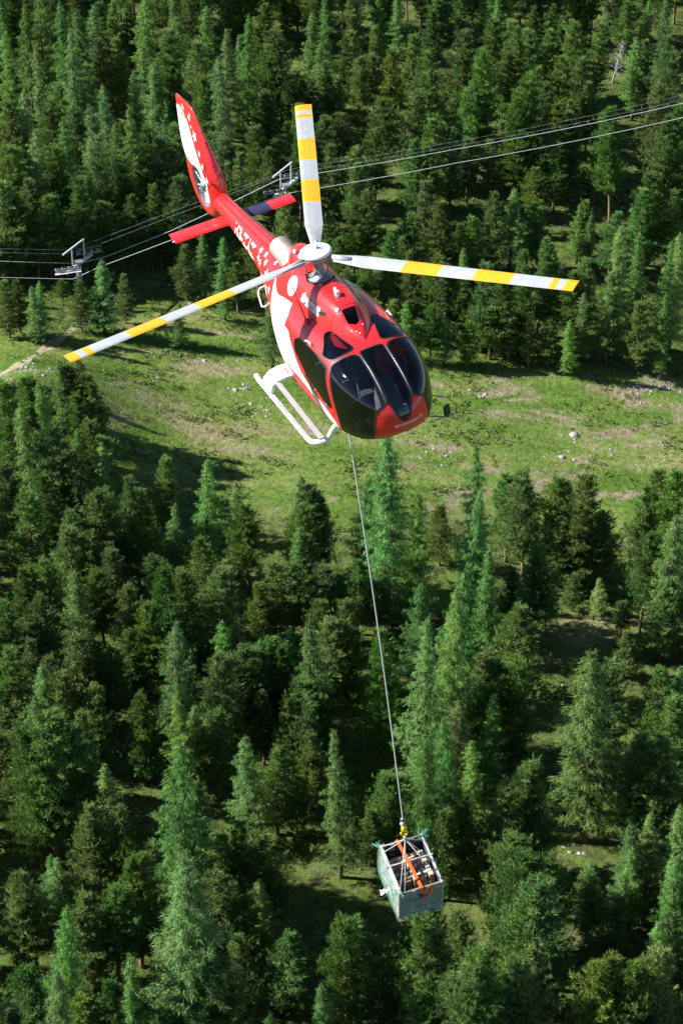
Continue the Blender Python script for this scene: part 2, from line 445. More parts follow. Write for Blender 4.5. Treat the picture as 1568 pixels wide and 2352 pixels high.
# every tree that can be told apart: kind, x of the tip, y of the tip, length (picture points x3 inside a window of the photograph), optional width factor
TREE_DATA = {
 (0, 0): "L34,-397,547;P138,-270,574;L216,-310,533;P336,-310,569;P462,-329,581;P554,-268,519;P681,-331,594;L805,-414,520;P901,-420,538;P1024,-362,560;P1138,-331,591;P1215,-329,593;P1324,-396,546;L1412,-304,527;L1555,-319,599;L40,230,700;L30,-150,600;P110,-60,520;L170,40,650;P260,-40,700;L240,310,560;L420,20,750;L540,60,650;L490,200,700;P590,430,500;L625,40,600;P680,0,500;L790,10,480;P740,110,450;P890,20,480;L1000,-20,620;L985,300,500;L1210,-80,600;P1140,180,600;P1170,400,450;P1290,-60,500;L1060,430,450;L910,480,500;L720,600,620;P1380,290,600;L1500,370,700;L1430,20,600;L1560,200,560;P430,590,380;L150,640,600;P540,740,470;L465,820,600;L210,890,600;P40,700,550;P370,700,450;L930,750,650;L770,850,500;L650,760,620;P830,830,420;P1010,870,500;L1130,690,400;P1110,930,520;P1220,860,500;P850,1150,330;P410,1010,500;P60,1000,520;P1440,500,560;P500,-60,500;P330,-40,550;P850,250,420;P690,250,420",
 (523, 0): "P19,-323,564;P144,-341,568;P253,-371,543;P383,-423,535;P474,-389,589;P574,-284,572;L689,-376,581;P792,-362,536;L894,-267,561;L1023,-413,552;P1081,-355,554;P1243,-400,505;P1344,-419,548;P1425,-289,535;P1514,-351,500;L560,90,520;L680,-30,560;L650,300,330;L120,100,550;L60,250,420;L20,380,380;P365,190,520;P290,270,380;P280,370,400;L225,560,330;P435,490,350;P265,620,330;P520,540,320;P620,540,340;P700,520,320;L780,560,280;P840,200,340;L820,-40,320;P900,380,350;P860,100,300;P1000,370,340;L1050,-30,360;L1180,-40,420;P1110,320,420;P1040,170,350;P1260,230,380;P1400,60,430;L1500,-40,320;P1300,400,430;P1420,330,520;P1080,690,430;P1020,880,410;P1290,600,450;P1420,820,450;P1530,680,420;L1545,870,400;P1300,960,430;P1390,960,420;P200,180,330;P250,20,330;P80,-40,350;P400,-80,300;P500,720,380;P400,850,400;P640,800,450;P800,780,450;P200,870,420;P60,1050,430;P900,1000,430;P300,1000,420;P500,950,450;P700,1000,450;P860,1130,420",
 (1045, 0): "L38,-293,504;P134,-356,578;L260,-420,543;L332,-334,548;P465,-332,582;P583,-287,513;P708,-301,534;P802,-370,538;P880,-297,538;P972,-324,574;L1104,-273,575;P1191,-268,580;L1318,-340,577;P1451,-305,502;P1555,-425,547;P60,200,520;P180,330,620;L190,-50,340;L300,-40,400;L370,150,330;P260,140,400;P430,170,500;P500,200,400;P680,30,380;P540,40,380;P620,190,380;P710,160,380;P830,150,520;P870,400,420;P740,380,500;P590,430,450;P480,490,620;P350,360,380;P990,150,380;P900,0,300;L1440,-20,430;L1330,0,380;P1180,0,380;L1260,250,420;P1330,260,400;P1460,250,500;P1520,370,600;P1390,560,560;P1120,730,640,0.8;P820,690,400;P660,560,450;P680,700,420;L30,800,350;P340,830,350;P250,950,340;P440,650,500;P790,760,400;L820,830,320;P930,560,360;P1440,800,640;P1540,720,600;P620,850,400;P700,980,340;P100,560,450;P90,950,330;P560,1150,320;P1370,1170,480;P970,1040,260",
 (0, 402): "P100,140,420;P30,20,500;L10,120,400;P200,10,420;P310,130,420;P390,140,500;P240,290,360;P440,340,420;P520,0,480;P560,120,420;L640,-20,400;P690,190,500;P840,0,330;P900,130,420;P890,280,420;P830,310,420;P1000,300,400;P1100,350,480;P940,410,420;P1040,430,450;P1150,420,470,0.85;L1230,200,500;L1400,430,420;P1270,480,380;L1530,430,450;P1080,60,400;P1230,0,400;P60,380,450;P110,480,430;P30,720,400;L260,735,380;L225,760,400;P420,720,380;P110,720,370;L690,590,500,1.01;P850,680,340;P650,780,320;L1220,880,300;P760,420,330,0.8;P310,480,330;P540,720,320;L1540,600,400",
 (523, 402): "P970,110,420;P870,170,360,0.8;P900,340,300;P1250,260,340;P1340,40,420;P1440,200,420;P1530,320,340;P1200,420,280;P700,250,330;P760,430,240;P820,650,260;P910,720,230;P1200,830,260;L1250,870,420;P1400,900,400;L1500,950,360;P200,350,330;P60,600,350;L300,830,500;P1100,400,350;P1130,880,260;P960,560,270;P1080,560,320;P1250,520,400;P1400,520,390;P1500,600,390;P405,110,640,1.01;P330,270,520,1.01",
 (1045, 402): "P230,110,400;L400,90,400,1.3;P510,170,340;P580,220,300;P110,280,320;P30,330,280;L860,200,300;L930,270,280;P900,170,320;P1380,30,430;P1290,100,430;P1540,100,430;L1130,360,800;L1310,430,580;L1480,470,800;L1545,400,720;P900,550,560;P1080,250,360;P600,430,500;P700,480,470;P480,520,470;P800,650,500;L880,800,470;L780,1000,380;L1080,700,600;P1280,850,500;L1460,850,560;P90,1000,320;P250,900,330;P380,950,290;P520,1000,310;P650,980,330;L60,500,420;P20,700,420;P200,600,450;P330,700,400",
 (0, 804): "L400,60,500,1.02;P480,90,470,1.02;P580,150,470,1.02;P545,60,420,1.02;P620,220,450,1.02;P270,170,490;P180,180,490;P520,300,450,1.02;P610,330,420,1.02;L330,200,680;P640,480,430;P690,600,420;L130,380,640;P40,230,700;L250,580,500;P360,520,560;L520,560,380;L715,650,500;P870,860,560,0.8;P970,950,460;P1140,720,440;L1380,750,650,1.1;L1190,1080,520;P290,880,500;P170,980,500;P30,760,470;P650,950,600;P500,1110,500;P740,1000,500;P940,1140,470;P570,470,380",
 (523, 804): "L60,900,500;P130,1060,470;L480,900,560,1.15;P580,930,530;P520,1060,500;P660,1000,470;L930,860,600;L1180,570,1000,1.15;L1310,980,720;P1470,1060,320",
 (1045, 804): "L190,680,950,1.1;P380,840,470;P500,840,570;P700,870,490;P790,900,440;P890,870,620;P1010,1100,420;P1310,920,650;P1420,830,700;P1520,850,760;L110,900,800;L1560,1050,700",
 (0, 1207): "P130,290,470;P205,265,450;P330,220,490;P250,480,470;L560,340,540,1.1;P490,0,500;P640,20,490;P680,270,440;P500,700,530;P560,720,490;P630,810,440;P740,800,420;L930,350,330;P1050,190,440;L1030,380,330;P920,20,370,0.8;P880,700,370;P1000,520,490;P1270,270,600;P1400,90,510;P1480,240,560;L1190,-20,400;L1170,720,800;P1230,730,520;L1540,680,500;P1490,880,600;P60,830,500;P180,760,450;P390,890,500;L290,950,520;P430,1000,510;P620,1090,470;P980,1150,470;P30,500,470;P860,400,460;P1180,300,680;P780,100,510",
 (523, 1207): "L440,0,440;P540,60,400;P320,240,440;P440,240,440;P660,250,440;P780,280,420;P890,220,400;P830,510,570,1.1;P640,510,420;L600,660,700;L430,700,300;L1060,230,370;P1020,400,290;L1330,400,620;L1400,680,1000;L1540,380,1000;P1090,700,700,0.9;P130,820,530;P300,760,490;P410,810,480;P240,820,470;L20,700,380;P40,900,510;P260,960,420;P230,360,380;P720,600,500;P490,1040,430",
 (1045, 1207): "L250,180,560;L30,340,900;P390,290,350;L460,400,330;P440,580,480,1.1;P590,130,490;P720,0,480,1.02;P640,330,360,1.02;P820,330,260,1.02;P1020,0,400,1.02;P1330,40,530;L1490,60,620;L1540,-100,750;L990,370,280,1.02;P230,830,600;P280,920,560;P430,900,600;L990,880,980,1.25;P1110,900,520;P1180,720,330,1.02;P1150,520,250,1.02;L1540,970,520;P870,60,420,1.02;L1460,300,470",
 (0, 1609): "P290,60,880;P210,150,800;P520,200,780;P440,380,520;P570,60,470;L250,-40,380;L720,440,360;P640,720,560;P800,720,560;L980,10,420;L1260,-30,560;L1340,40,470;P1490,30,490;L1190,390,980,1.2;P1300,560,680;L1290,1050,1050;P920,1040,600;P590,820,490;L350,1080,300;P30,50,420;P20,230,460;P90,200,420;P880,930,430;P1540,900,510;P60,560,340",
 (523, 1609): "P450,0,490;P530,20,490;L140,240,570,1.15;P470,500,380;P240,-60,380;L780,190,780,0.8;P1160,490,440;L1390,150,850;L1430,-50,520;P1500,700,510;P1430,860,700;P60,0,420;P560,200,470;P330,300,470;P640,-40,340;P980,740,300;L1540,130,800;P180,880,510;P60,850,510;P700,560,330",
 (1045, 1609): "L60,0,520;L230,0,470;L130,300,470;P600,350,660;P440,470,600;P520,460,610,1.1;P350,560,510;P1500,-20,570;P1300,260,570,1.15;P1450,270,570;P60,660,440;P380,910,600;P470,1040,700;L1240,860,510;L1330,790,380;L1540,750,470;L1545,1080,470;L940,1130,400;P1350,960,430;P620,1040,510;P1400,-200,520",
 (0, 1949): "P190,160,560;P120,230,490;L370,60,330;L360,440,800;L400,860,700;P160,790,420;P520,420,490;P600,300,510;P760,230,530;P930,40,590;L1200,40,1100,1.25;L1290,420,800;L850,740,600;L880,970,520;P1060,1090,420;P570,990,430;P60,1040,420;P1310,1010,430;P720,900,510;P1500,130,600;P1500,750,600;P200,1150,400",
 (523, 1949): "P820,420,720,0.9;P890,470,600;L720,930,600;L270,1110,430;L240,240,430;P130,330,460;P330,100,380;P1400,470,800;P1440,620,700;P1200,660,470;P1540,870,600;P1380,1050,520;P90,10,300;P380,600,380;P60,600,510",
 (1045, 1949): "P560,170,800,1.1;P480,330,700;P430,150,520;P940,110,380;L1240,0,430;L1150,200,380;L1540,50,560;L1380,480,600;P1540,430,600;P1080,760,700;P960,830,700;P1200,740,700;P210,690,800;P110,730,700;P50,740,750;P480,740,700;P560,700,600;P1440,700,700;P1330,790,600;P1380,1180,420;P30,420,470",
}
rnd = random.Random(5)
LD = Vector((1, 0.30, 0)).normalized(); LN = Vector((-0.30, 1, 0)).normalized(); LP = Vector((-48.0, 392.0, 0))      # line of the ropeway
def ROPE_Y(x): return float(np.interp(x, [-260, 0, 168, 232, 400, 648, 672, 1045, 1568], [628, 637, 641, 612, 549, 447, 442, 375, 270]))
trees = []
for (ox, oy), s in TREE_DATA.items():
    for e in s.split(';'):
        k = e[0]; q = [float(a) for a in e[1:].split(',')]
        x = ox + q[0] / 3.0; yt = oy + q[1] / 3.0; hp = q[2] / 3.0; wf = q[3] if len(q) > 3 else 1.0
        for grow_ in (((1.32 if oy >= 804 else 1.38) if yt > 30 else 1.08) if wf != 1.02 else 1.0, 1.12, 1.0):      # roots are hidden in the crowd: let the trunk run on unless that meets the meadow
            yb = yt + hp * grow_
            if not in_poly(np.array([tuple(ground(x, yb + 12))[:2]]), MEADOW)[0]: break
        if wf != 1.01 and yt < ROPE_Y(x) + 3:      # crowns seen behind the ropeway stand behind it
            while (ground(x, yb) - LP).dot(LN) < 6.8 and yb - yt > 60: yb -= 4
        xb = x + (784 - x) * (yb - yt) / (8746 - yt)
        b = ground(xb, yb)
        lo, hi = 1.0, 45.0
        for _ in range(30):
            m_ = (lo + hi) / 2
            if project(b + Vector((0, 0, m_)))[1] > yt: lo = m_
            else: hi = m_
        trees.append(dict(k=k, x=x, yt=yt, b=b, h=lo, wf=wf))
TONES = 0
ROWS = [(-999, -85, "far above the top edge"), (-85, 0, "cut off by the top edge"), (0, 60, "just under the top edge"), (60, 130, "high on the slope"), (130, 205, "little above the fin tip"),
        (205, 290, "level with the fin tip"), (290, 375, "level with the tail fan"), (375, 455, "level with the far pylon frame"), (455, 540, "level with the tailplane"),
        (540, 630, "level with the rotor head"), (630, 740, "level with the engine intake"), (740, 860, "level with the windscreen"), (860, 980, "level with the skid"),
        (980, 1070, "just under the helicopter nose"), (1070, 1150, "at the rope's upper end"), (1150, 1230, "at the rope's first quarter"), (1230, 1310, "at the rope's first third"),
        (1310, 1400, "above the rope's middle"), (1400, 1490, "at the rope's middle"), (1490, 1580, "below the rope's middle"), (1580, 1670, "at the rope's last third"),
        (1670, 1770, "at the rope's last quarter"), (1770, 1890, "just above the hook"), (1890, 2010, "level with the crate"), (2010, 2120, "level with the crate's foot"),
        (2120, 2230, "below the crate"), (2230, 9999, "at the bottom edge")]
ORD = ['first', 'second', 'third', 'fourth', 'fifth', 'sixth', 'seventh', 'eighth', 'ninth', 'tenth', 'eleventh', 'twelfth', 'thirteenth', 'fourteenth', 'fifteenth', 'sixteenth', 'seventeenth', 'eighteenth', 'nineteenth', 'twentieth', 'twenty-first', 'twenty-second']
def LABELS():
    for (a, b_, ph) in ROWS:
        for k in 'LP':
            for half, hn in ((0, 'left half'), (1, 'right half')):
                g = sorted([t for t in trees if t['k'] == k and a <= t['yt'] < b_ and (t['x'] >= 784) == bool(half)], key=lambda t: t['x'])
                for i, t in enumerate(g):
                    nm = 'feathery larch' if k == 'L' else 'tufted stone pine'
                    t['label'] = nm + (f", {ORD[i]} from left in {hn}, top {ph}" if len(g) > 1 else f", only one in {hn} with top {ph}")

def place_tree(t):
    var = LARCH if t['k'] == 'L' else PINE
    c, tr, H = var[rnd.randrange(len(var))]
    s = t['h'] / H
    e = empty('larch_tree' if t['k'] == 'L' else 'stone_pine_tree', t['b'])
    # short trees keep a fuller crown, tall ones stay slim
    wx = t['wf'] * s ** 0.55 * (rnd.triangular(0.88, 1.6, 1.15) if t['k'] == 'P' else rnd.triangular(1.0, 1.65, 1.3))
    e.scale = (wx, wx, s)
    e.rotation_euler = (rnd.gauss(0, 0.03), rnd.gauss(0, 0.03), rnd.uniform(0, 6.28))
    if t.get('label'):
        tag(e, t['label'], 'tree', 'larches of the mountain forest' if t['k'] == 'L' else 'stone pines of the mountain forest')
    mobj('trunk', tr, None, e); mobj('crown', c, None, e)
# the 300 pines that show largest are things of their own; the smallest few join the wood behind as one mass
pn = sorted([t for t in trees if t['k'] == 'P'], key=lambda t: -(project(t['b'])[1] - t['yt']) * (0.35 if t['yt'] < -60 else 1.0))
MASS = pn[300:]
mass_id = set(id(t) for t in MASS)
for t in MASS: t['label'] = None
trees = [t for t in trees if id(t) not in mass_id]
LABELS()
for t in trees: place_tree(t)
# the rest of the forest around the picture, one mass
frng = random.Random(31); pts = []
for t in MASS: pts.append((t['b'], t['h'], 1))
cell = {}
for t in trees: cell.setdefault((int(t['b'].x // 5), int(t['b'].y // 5)), 0)
for y in np.arange(170, 640, 5.6):
    for x in np.arange(-150, 150, 5.6):
        p = Vector((x + frng.uniform(-2.4, 2.4), y + frng.uniform(-2.4, 2.4), 0)); p.z = zf(p.x, p.y)
        px, py, dz = project(p); tx, ty, _ = project(p + Vector((0, 0, 19)))
        if -45 < px < 1613 and py > 60 and ty < 2400: continue
        if -45 < px < 1613 and py <= 60 and py > 0: continue
        if in_poly(np.array([(p.x, p.y)]), MEADOW)[0] or (660 < py < 1120 and (px < -45 or px > 1613) and 735 < py < 900 + (200 if px > 1613 else 0)): continue
        if py < -420 or px < -420 or px > 1990: continue
        pts.append((p, frng.uniform(11, 19), frng.random() < 0.7))
def joined(c, t, nm):
    cv = np.array([tuple(v.co) for v in c.vertices]); n = len(cv)
    m = bpy.data.meshes.new(nm); m.from_pydata([tuple(v) for v in cv] + [tuple(v.co) for v in t.vertices], [], [tuple(p.vertices) for p in c.polygons] + [tuple(i + n for i in p.vertices) for p in t.polygons])
    m.materials.append(c.materials[0]); m.materials.append(t.materials[0])
    mi = [0] * len(c.polygons) + [1] * len(t.polygons); m.polygons.foreach_set('material_index', mi); m.update(); return m
def mass(name, sel, var, label):
    src = bpy.data.collections.new(name + '_source')
    for i, (c, t, H) in enumerate(var[:3]):
        src.objects.link(bpy.data.objects.new(name + '_kind', joined(c, t, name + '_kind')))
    H = var[0][2]
    m = bpy.data.meshes.new(name); m.from_pydata([tuple(p[0]) for p in sel], [], [])
    a = m.attributes.new('size', 'FLOAT_VECTOR', 'POINT'); sc_ = []
    for p in sel: w = (p[1] / H) ** 0.55 * 1.1 * frng.uniform(0.9, 1.15); sc_ += [w, w, p[1] / H]
    a.data.foreach_set('vector', sc_)
    a = m.attributes.new('turn', 'FLOAT_VECTOR', 'POINT'); a.data.foreach_set('vector', [v for p in sel for v in (0, 0, frng.uniform(0, 6.28))])
    o = mobj(name, m); md = o.modifiers.new('trees', 'NODES'); ng = bpy.data.node_groups.new(name, 'GeometryNodeTree'); md.node_group = ng
    ng.interface.new_socket('Geometry', in_out='INPUT', socket_type='NodeSocketGeometry'); ng.interface.new_socket('Geometry', in_out='OUTPUT', socket_type='NodeSocketGeometry')
    N, L = ng.nodes, ng.links; gi = N.new('NodeGroupInput'); go = N.new('NodeGroupOutput'); ip = N.new('GeometryNodeInstanceOnPoints'); ci = N.new('GeometryNodeCollectionInfo')
    ci.inputs[0].default_value = src; ci.inputs['Separate Children'].default_value = True; ci.inputs['Reset Children'].default_value = True
    ip.inputs['Pick Instance'].default_value = True
    na = N.new('GeometryNodeInputNamedAttribute'); na.data_type = 'FLOAT_VECTOR'; na.inputs[0].default_value = 'size'
    nr = N.new('GeometryNodeInputNamedAttribute'); nr.data_type = 'FLOAT_VECTOR'; nr.inputs[0].default_value = 'turn'
    L.new(gi.outputs[0], ip.inputs['Points']); L.new(ci.outputs[0], ip.inputs['Instance']); L.new(na.outputs[0], ip.inputs['Scale']); L.new(nr.outputs[0], ip.inputs['Rotation']); L.new(ip.outputs[0], go.inputs[0])
    tag(o, label, None, None, 'stuff')
mass('pine_forest', [p for p in pts if p[2]], PINE, 'mass of stone pines closing the forest around the meadow')
mass('larch_forest', [p for p in pts if not p[2]], LARCH, 'mass of larches closing the forest around the meadow')
print('TREES', len(trees), 'larch', sum(t['k'] == 'L' for t in trees), 'heights', np.percentile([t['h'] for t in trees], [0, 10, 50, 90, 100]).round(1), 'mass', len(pts))
# ------------------------------------------------------------------ ground cover and stones
NR = np.random.default_rng(77)
mn, mxx = MEADOW.min(0), MEADOW.max(0)
def tufts(name, P, size, blades, up, spread, width, material, rng):
    B, D, W = [], [], []
    for (x, y), s in zip(P, size):
        z = zf(x, y)
        for _ in range(blades):
            a = rng.uniform(0, 6.28); r = s * math.sqrt(rng.uniform(0, 1)) * 0.8
            d = np.array([cos(a) * spread, sin(a) * spread, up]) + rng.normal(size=3) * 0.25
            d *= s * rng.uniform(0.45, 0.9) / np.linalg.norm(d)
            B.append((x + r * cos(a), y + r * sin(a), z - 0.05 + (s * 0.35) * (1 - (r / s) ** 2))); D.append(d); W.append(width * s * rng.uniform(0.6, 1.3))
    return tag(mobj(name, tris_mesh(name, B, D, W, rng), material), kind='stuff')
def scatter(n, thr, sc_, seed):
    out = []
    while len(out) < n:
        x, y = NR.uniform(mn[0] - 10, mxx[0] + 10), NR.uniform(mn[1] - 8, mxx[1] + 8)
        if noise.noise((x / sc_, y / (sc_ * 0.5), seed)) + NR.normal() * 0.12 > thr: out.append((x, y))
    return out
sh = scatter(2300, 0.10, 14.0, 2.0)
o = tufts('low_shrubs', sh, NR.uniform(0.35, 0.85, len(sh)), 15, 0.7, 0.7, 0.16, M['shrub'], NR)
o['label'] = 'low green heath shrubs dotting the meadow'
gr = scatter(5200, -0.12, 20.0, 9.0)
o = tufts('grass', gr, NR.uniform(0.25, 0.5, len(gr)), 7, 1.0, 0.5, 0.12, M['grass'], NR)
o['label'] = 'tufts of yellow green alpine grass'
# shrubs on the forest floor, in the clearings
fl = [(NR.uniform(-75, 75), NR.uniform(205, 520)) for _ in range(5200)]
fl = [p for p in fl if abs(p[0]) < p[1] * 0.17 + 4 and noise.noise((p[0] / 9, p[1] / 9, 5.5)) > 0.02 and not in_poly(np.array([p]), MEADOW)[0]]
o = tufts('undergrowth', fl, NR.uniform(0.4, 0.95, len(fl)), 14, 0.8, 0.7, 0.15, M['shrub'], NR)
o['label'] = 'shrubby undergrowth on the forest floor'

def rock_mesh(seed):
    bm = bmesh.new(); bmesh.ops.create_icosphere(bm, subdivisions=2, radius=1.0)
    for v in bm.verts:
        n_ = noise.noise(v.co * 1.1 + Vector((seed * 3.7, 0, 0))) * 0.55 + noise.noise(v.co * 2.7 + Vector((0, seed, 0))) * 0.25
        v.co *= 1 + n_
        v.co.z = max(v.co.z * 0.75, -0.35)
    m = bpy.data.meshes.new('boulder'); bm.to_mesh(m); bm.free(); m.materials.append(M['stone']); return m
ROCKS = [rock_mesh(s) for s in range(6)]
rv = [np.array([tuple(v.co) for v in m.vertices]) for m in ROCKS]; rf = [np.array([tuple(p.vertices) for p in m.polygons]) for m in ROCKS]
PATCHES = [((15, 885), 24, 12, 40, 'at the left edge beside the track'), ((75, 848), 30, 12, 60, 'below the pale track'), ((22, 727), 30, 10, 40, 'at the upper left meadow rim'), ((612, 937), 48, 17, 130, 'beside the landing skid'),
           ((1005, 1035), 34, 26, 90, 'right below the helicopter nose'), ((1310, 1030), 55, 24, 110, 'in the middle of the right meadow'), ((1462, 880), 42, 15, 90, 'under the trees at the right meadow rim'),
           ((1520, 905), 55, 18, 90, 'at the right edge of the meadow'), ((842, 45), 20, 26, 80, 'in the gap under the top edge'), ((848, 80), 22, 20, 70, 'in the bright gap above the rear rotor blade'), ((847, 135), 12, 8, 25, 'nearest the rear rotor blade tip'),
           ((1395, 462), 60, 26, 130, 'around the bare pine trunk'), ((1300, 497), 42, 14, 70, 'below the bare pine trunk'), ((540, 830), 50, 18, 70, 'left of the cabin door'), ((450, 700), 45, 12, 50, 'under the left rotor blade'),
           ((330, 880), 30, 18, 30, 'on the open slope left of the skid'), ((545, 890), 26, 8, 40, 'left of the rear skid leg'), ((1110, 905), 26, 12, 30, 'right of the nose mirror'), ((1460, 1040), 50, 30, 50, 'near the right edge of the meadow'),
           ((560, 1440), 40, 14, 50, 'in the forest gap left of the rope'), ((1330, 1600), 50, 30, 30, 'in the clearing right of the rope'), ((690, 1870), 40, 14, 30, 'in the gap left of the crate'), ((1310, 1955), 22, 14, 20, 'right of the crate')]
SV, SF = [], []; nv_ = 0; nb = 0
for (c, rx, ry, n, where) in PATCHES:
    for i in range(int(n * 0.6)):
        a = NR.uniform(0, 6.28); q = math.sqrt(NR.uniform(0, 1)); p = ground(c[0] + 1.5 * rx * q * cos(a), c[1] + 1.5 * ry * q * sin(a))
        s = float(NR.lognormal(-2.0, 0.6)); big = i < 1
        if big: s = NR.uniform(0.26, 0.42)
        k = int(NR.integers(0, 6)); rz = NR.uniform(0, 6.28); st = NR.uniform(0.7, 1.4, 3) * s * np.array([1, 1, 0.6]); p.z -= 0.1 * s
        if big:
            o = bpy.data.objects.new('boulder', ROCKS[k]); COL.objects.link(o)
            o.location = p; o.scale = st; o.rotation_euler = (0, 0, rz)
            tag(o, f'largest pale grey boulder {where}', 'boulder', 'boulders on the slope')
        else:
            V = rv[k] * st; V = np.stack([V[:, 0] * cos(rz) - V[:, 1] * sin(rz), V[:, 0] * sin(rz) + V[:, 1] * cos(rz), V[:, 2]], 1) + np.array(p)
            SV.append(V); SF.append(rf[k] + nv_); nv_ += len(V)
o = mobj('rubble', npmesh('rubble', np.concatenate(SV), np.concatenate(SF)), M['stone'])
tag(o, 'pale grey rubble lying in patches on the slope', None, None, 'stuff')

# bare grey dead tree at the left forest rim
def dead_tree(px, yt, hp, lab, seed=3):
    b = ground(px, yt + hp); rng = np.random.default_rng(seed); e = empty('dead_tree', b); H = 11.0
    e.rotation_euler = (0.04 * seed - 0.1, 0.05, seed)
    MB().tube([(0, 0, -0.3), (0.1, 0, 3), (0.0, 0.1, 7), (0.15, 0.1, H)], [0.25, 0.2, 0.13, 0.03], 7).build('trunk', M['deadwood'], e)
    for i in range(46):
        z = 2.5 + 8 * i / 46; a = i * 2.4 + rng.normal() * 0.3; L = 2.6 * (1 - (z / H) ** 1.5) + 0.4; mb = MB()
        f = lambda t: (L * t * cos(a), L * t * sin(a), z + L * (0.25 * t - 0.3 * t * t))
        mb.tube([f(0), f(0.4), f(0.75), f(1)], [0.05, 0.04, 0.025, 0.01], 4)
        for q in range(5):
            t = 0.3 + 0.15 * q; c = Vector(f(t)); d = Vector((rng.normal(), rng.normal(), rng.normal() * 0.6)) * 0.45
            mb.tube([c, c + d], [0.02, 0.008], 3)
        mb.build('branch', M['deadwood'], e)
    tag(e, lab, 'tree', 'dead trees in the forest')
dead_tree(184, 1030, 128, 'bare grey dead tree among the pines at the left meadow rim')
dead_tree(268, 1832, 150, 'bare grey dead tree in the lower left forest', 5)
dead_tree(840, 2200, 150, 'bare grey dead tree below the crate near the bottom edge', 6)
dead_tree(1405, 80, 110, 'bare grey dead tree near the top right corner', 7)

# ------------------------------------------------------------------ ropeway
M['galv'] = mat('galvanised_steel', (0.30, 0.31, 0.33), 0.5, metal=0.4, var=0.2, scale=3)
M['galv_white'] = mat('white_steel', (0.66, 0.68, 0.71), 0.5, var=0.15, scale=2)
M['sheave'] = mat('sheave_rubber', (0.06, 0.06, 0.065), 0.7, var=0.3)
M['cable'] = mat('steel_rope', (0.80, 0.81, 0.82), 0.5, metal=0.0, var=0.1)
M['sign_yellow'] = mat('yellow_plate', (0.75, 0.55, 0.05), 0.5)
def on_plane(px, py, off):
    d = ray(px, py); t = (LP + LN * off - CAM).dot(LN) / d.dot(LN); return CAM + d * t
def pylon(px, py, name_label, with_sign=False):
    """pylon whose crossarm centre is seen at px, py"""
    c = on_plane(px, py, 0.0); g = zf(c.x, c.y); h = c.z - g
    Mx = Matrix(((LD.x, LN.x, 0, c.x), (LD.y, LN.y, 0, c.y), (0, 0, 1, g), (0, 0, 0, 1)))
    e = empty('ropeway_pylon', mat4=Mx)
    mast_ = MB().tube([(0, 0, -0.5), (0, 0, h * 0.5), (0, 0, h)], [0.62, 0.50, 0.38], 12).build('mast', M['galv'], e, True)
    ld = MB()
    for s in (-0.22, 0.22): ld.tube([(-0.72, s, 0.5), (-0.55, s, h)], 0.03, 5)
    for k in range(int(h / 0.45)): ld.tube([(-0.71 + 0.16 * k * 0.45 / h, -0.22, 0.8 + k * 0.45), (-0.71 + 0.16 * k * 0.45 / h, 0.22, 0.8 + k * 0.45)], 0.02, 4)
    ld.build('ladder', M['galv_white'], mast_)
    A = Vector((0.72, 0.69, 0)); MB().beam(A * -4.2 + Vector((0, 0, h)), A * 4.2 + Vector((0, 0, h)), 0.5, 0.5).build('crossarm', M['galv_white'], e, bevel=0.04)
    MB().box((0, 0, h + 0.5), (1.5, 1.3, 0.2)).build('mast_head', M['galv'], e)
    for s in (-1, 1):
        y = s * 2.56; X = s * 2.66
        a = MB().beam((X - 2.3, y, h + 0.55), (X + 2.3, y, h + 0.65), 0.16, 0.3).build('sheave_beam', M['galv'], e)
        for k in range(8):
            x = -2.15 + 4.3 * k / 7
            MB().lathe([(0.08, -0.09), (0.26, -0.09), (0.30, -0.06), (0.26, 0), (0.30, 0.06), (0.26, 0.09), (0.08, 0.09)], 14, Matrix.Translation((X + x, y, h + 0.95 + 0.02 * x)) @ Matrix.Rotation(pi / 2, 4, 'X')).build('sheave', M['sheave'] if k % 2 else M['galv'], a, True)
        wk = MB(); wk.box((X, y + s * 0.55, h + 0.25), (5.0, 0.55, 0.06))
        for x in (X - 2.4, X - 0.8, X + 0.8, X + 2.4): wk.beam((x, y + s * 0.8, h + 0.25), (x, y + s * 0.8, h + 1.25), 0.05)
        wk.beam((X - 2.4, y + s * 0.8, h + 1.25), (X + 2.4, y + s * 0.8, h + 1.25), 0.05); wk.beam((X - 2.4, y + s * 0.8, h + 0.75), (X + 2.4, y + s * 0.8, h + 0.75), 0.04)
        if not with_sign: wk.build('catwalk', M['galv_white'], e)
        MB().beam(A * (s * 1.9) + Vector((0, 0, h + 0.27)), A * (s * 1.9) + Vector((0, 0, h + 4.2)), 0.22).build('frame_post', M['galv_white'], e)
    MB().beam(A * -4.8 + Vector((0, 0, h + 4.3)), A * 2.2 + Vector((0, 0, h + 4.3)), 0.22, 0.26).build('frame_beam', M['galv_white'], e)
    if with_sign: MB().box((0.3, -1.0, h - 0.9), (0.08, 1.6, 0.5)).build('number_plate', M['sign_yellow'], e)
    tag(e, name_label, 'pylon', 'pylons of the ropeway')
    return c
pylon(182, 606, 'pale steel ropeway pylon with sheaves standing in the forest at left')
pylon(657, 430, 'white ropeway pylon frame seen between tail and rear rotor blade', True)
def rope3(name, pts, off, r, label):
    P = [on_plane(x, y, off) for x, y in pts]; Q = []
    for a, b in zip(P[:-1], P[1:]):
        L = (b - a).length; sag = L * L * 0.00018
        for k in range(10):
            t = k / 10; Q.append(a + (b - a) * t - Vector((0, 0, 4 * sag * t * (1 - t))))
    Q.append(P[-1])
    tag(MB().tube(Q, r, 6).build(name, M['cable'], None, True), label, 'cable', 'ropeway cables')
rope3('ropeway_cable', [(-260, 628), (0, 637), (168, 641), (232, 612), (400, 549), (648, 447), (672, 442), (1045, 375), (1568, 270), (1850, 215)], -2.56, 0.05, 'thick lower ropeway cable running nearest the camera past both pylons')
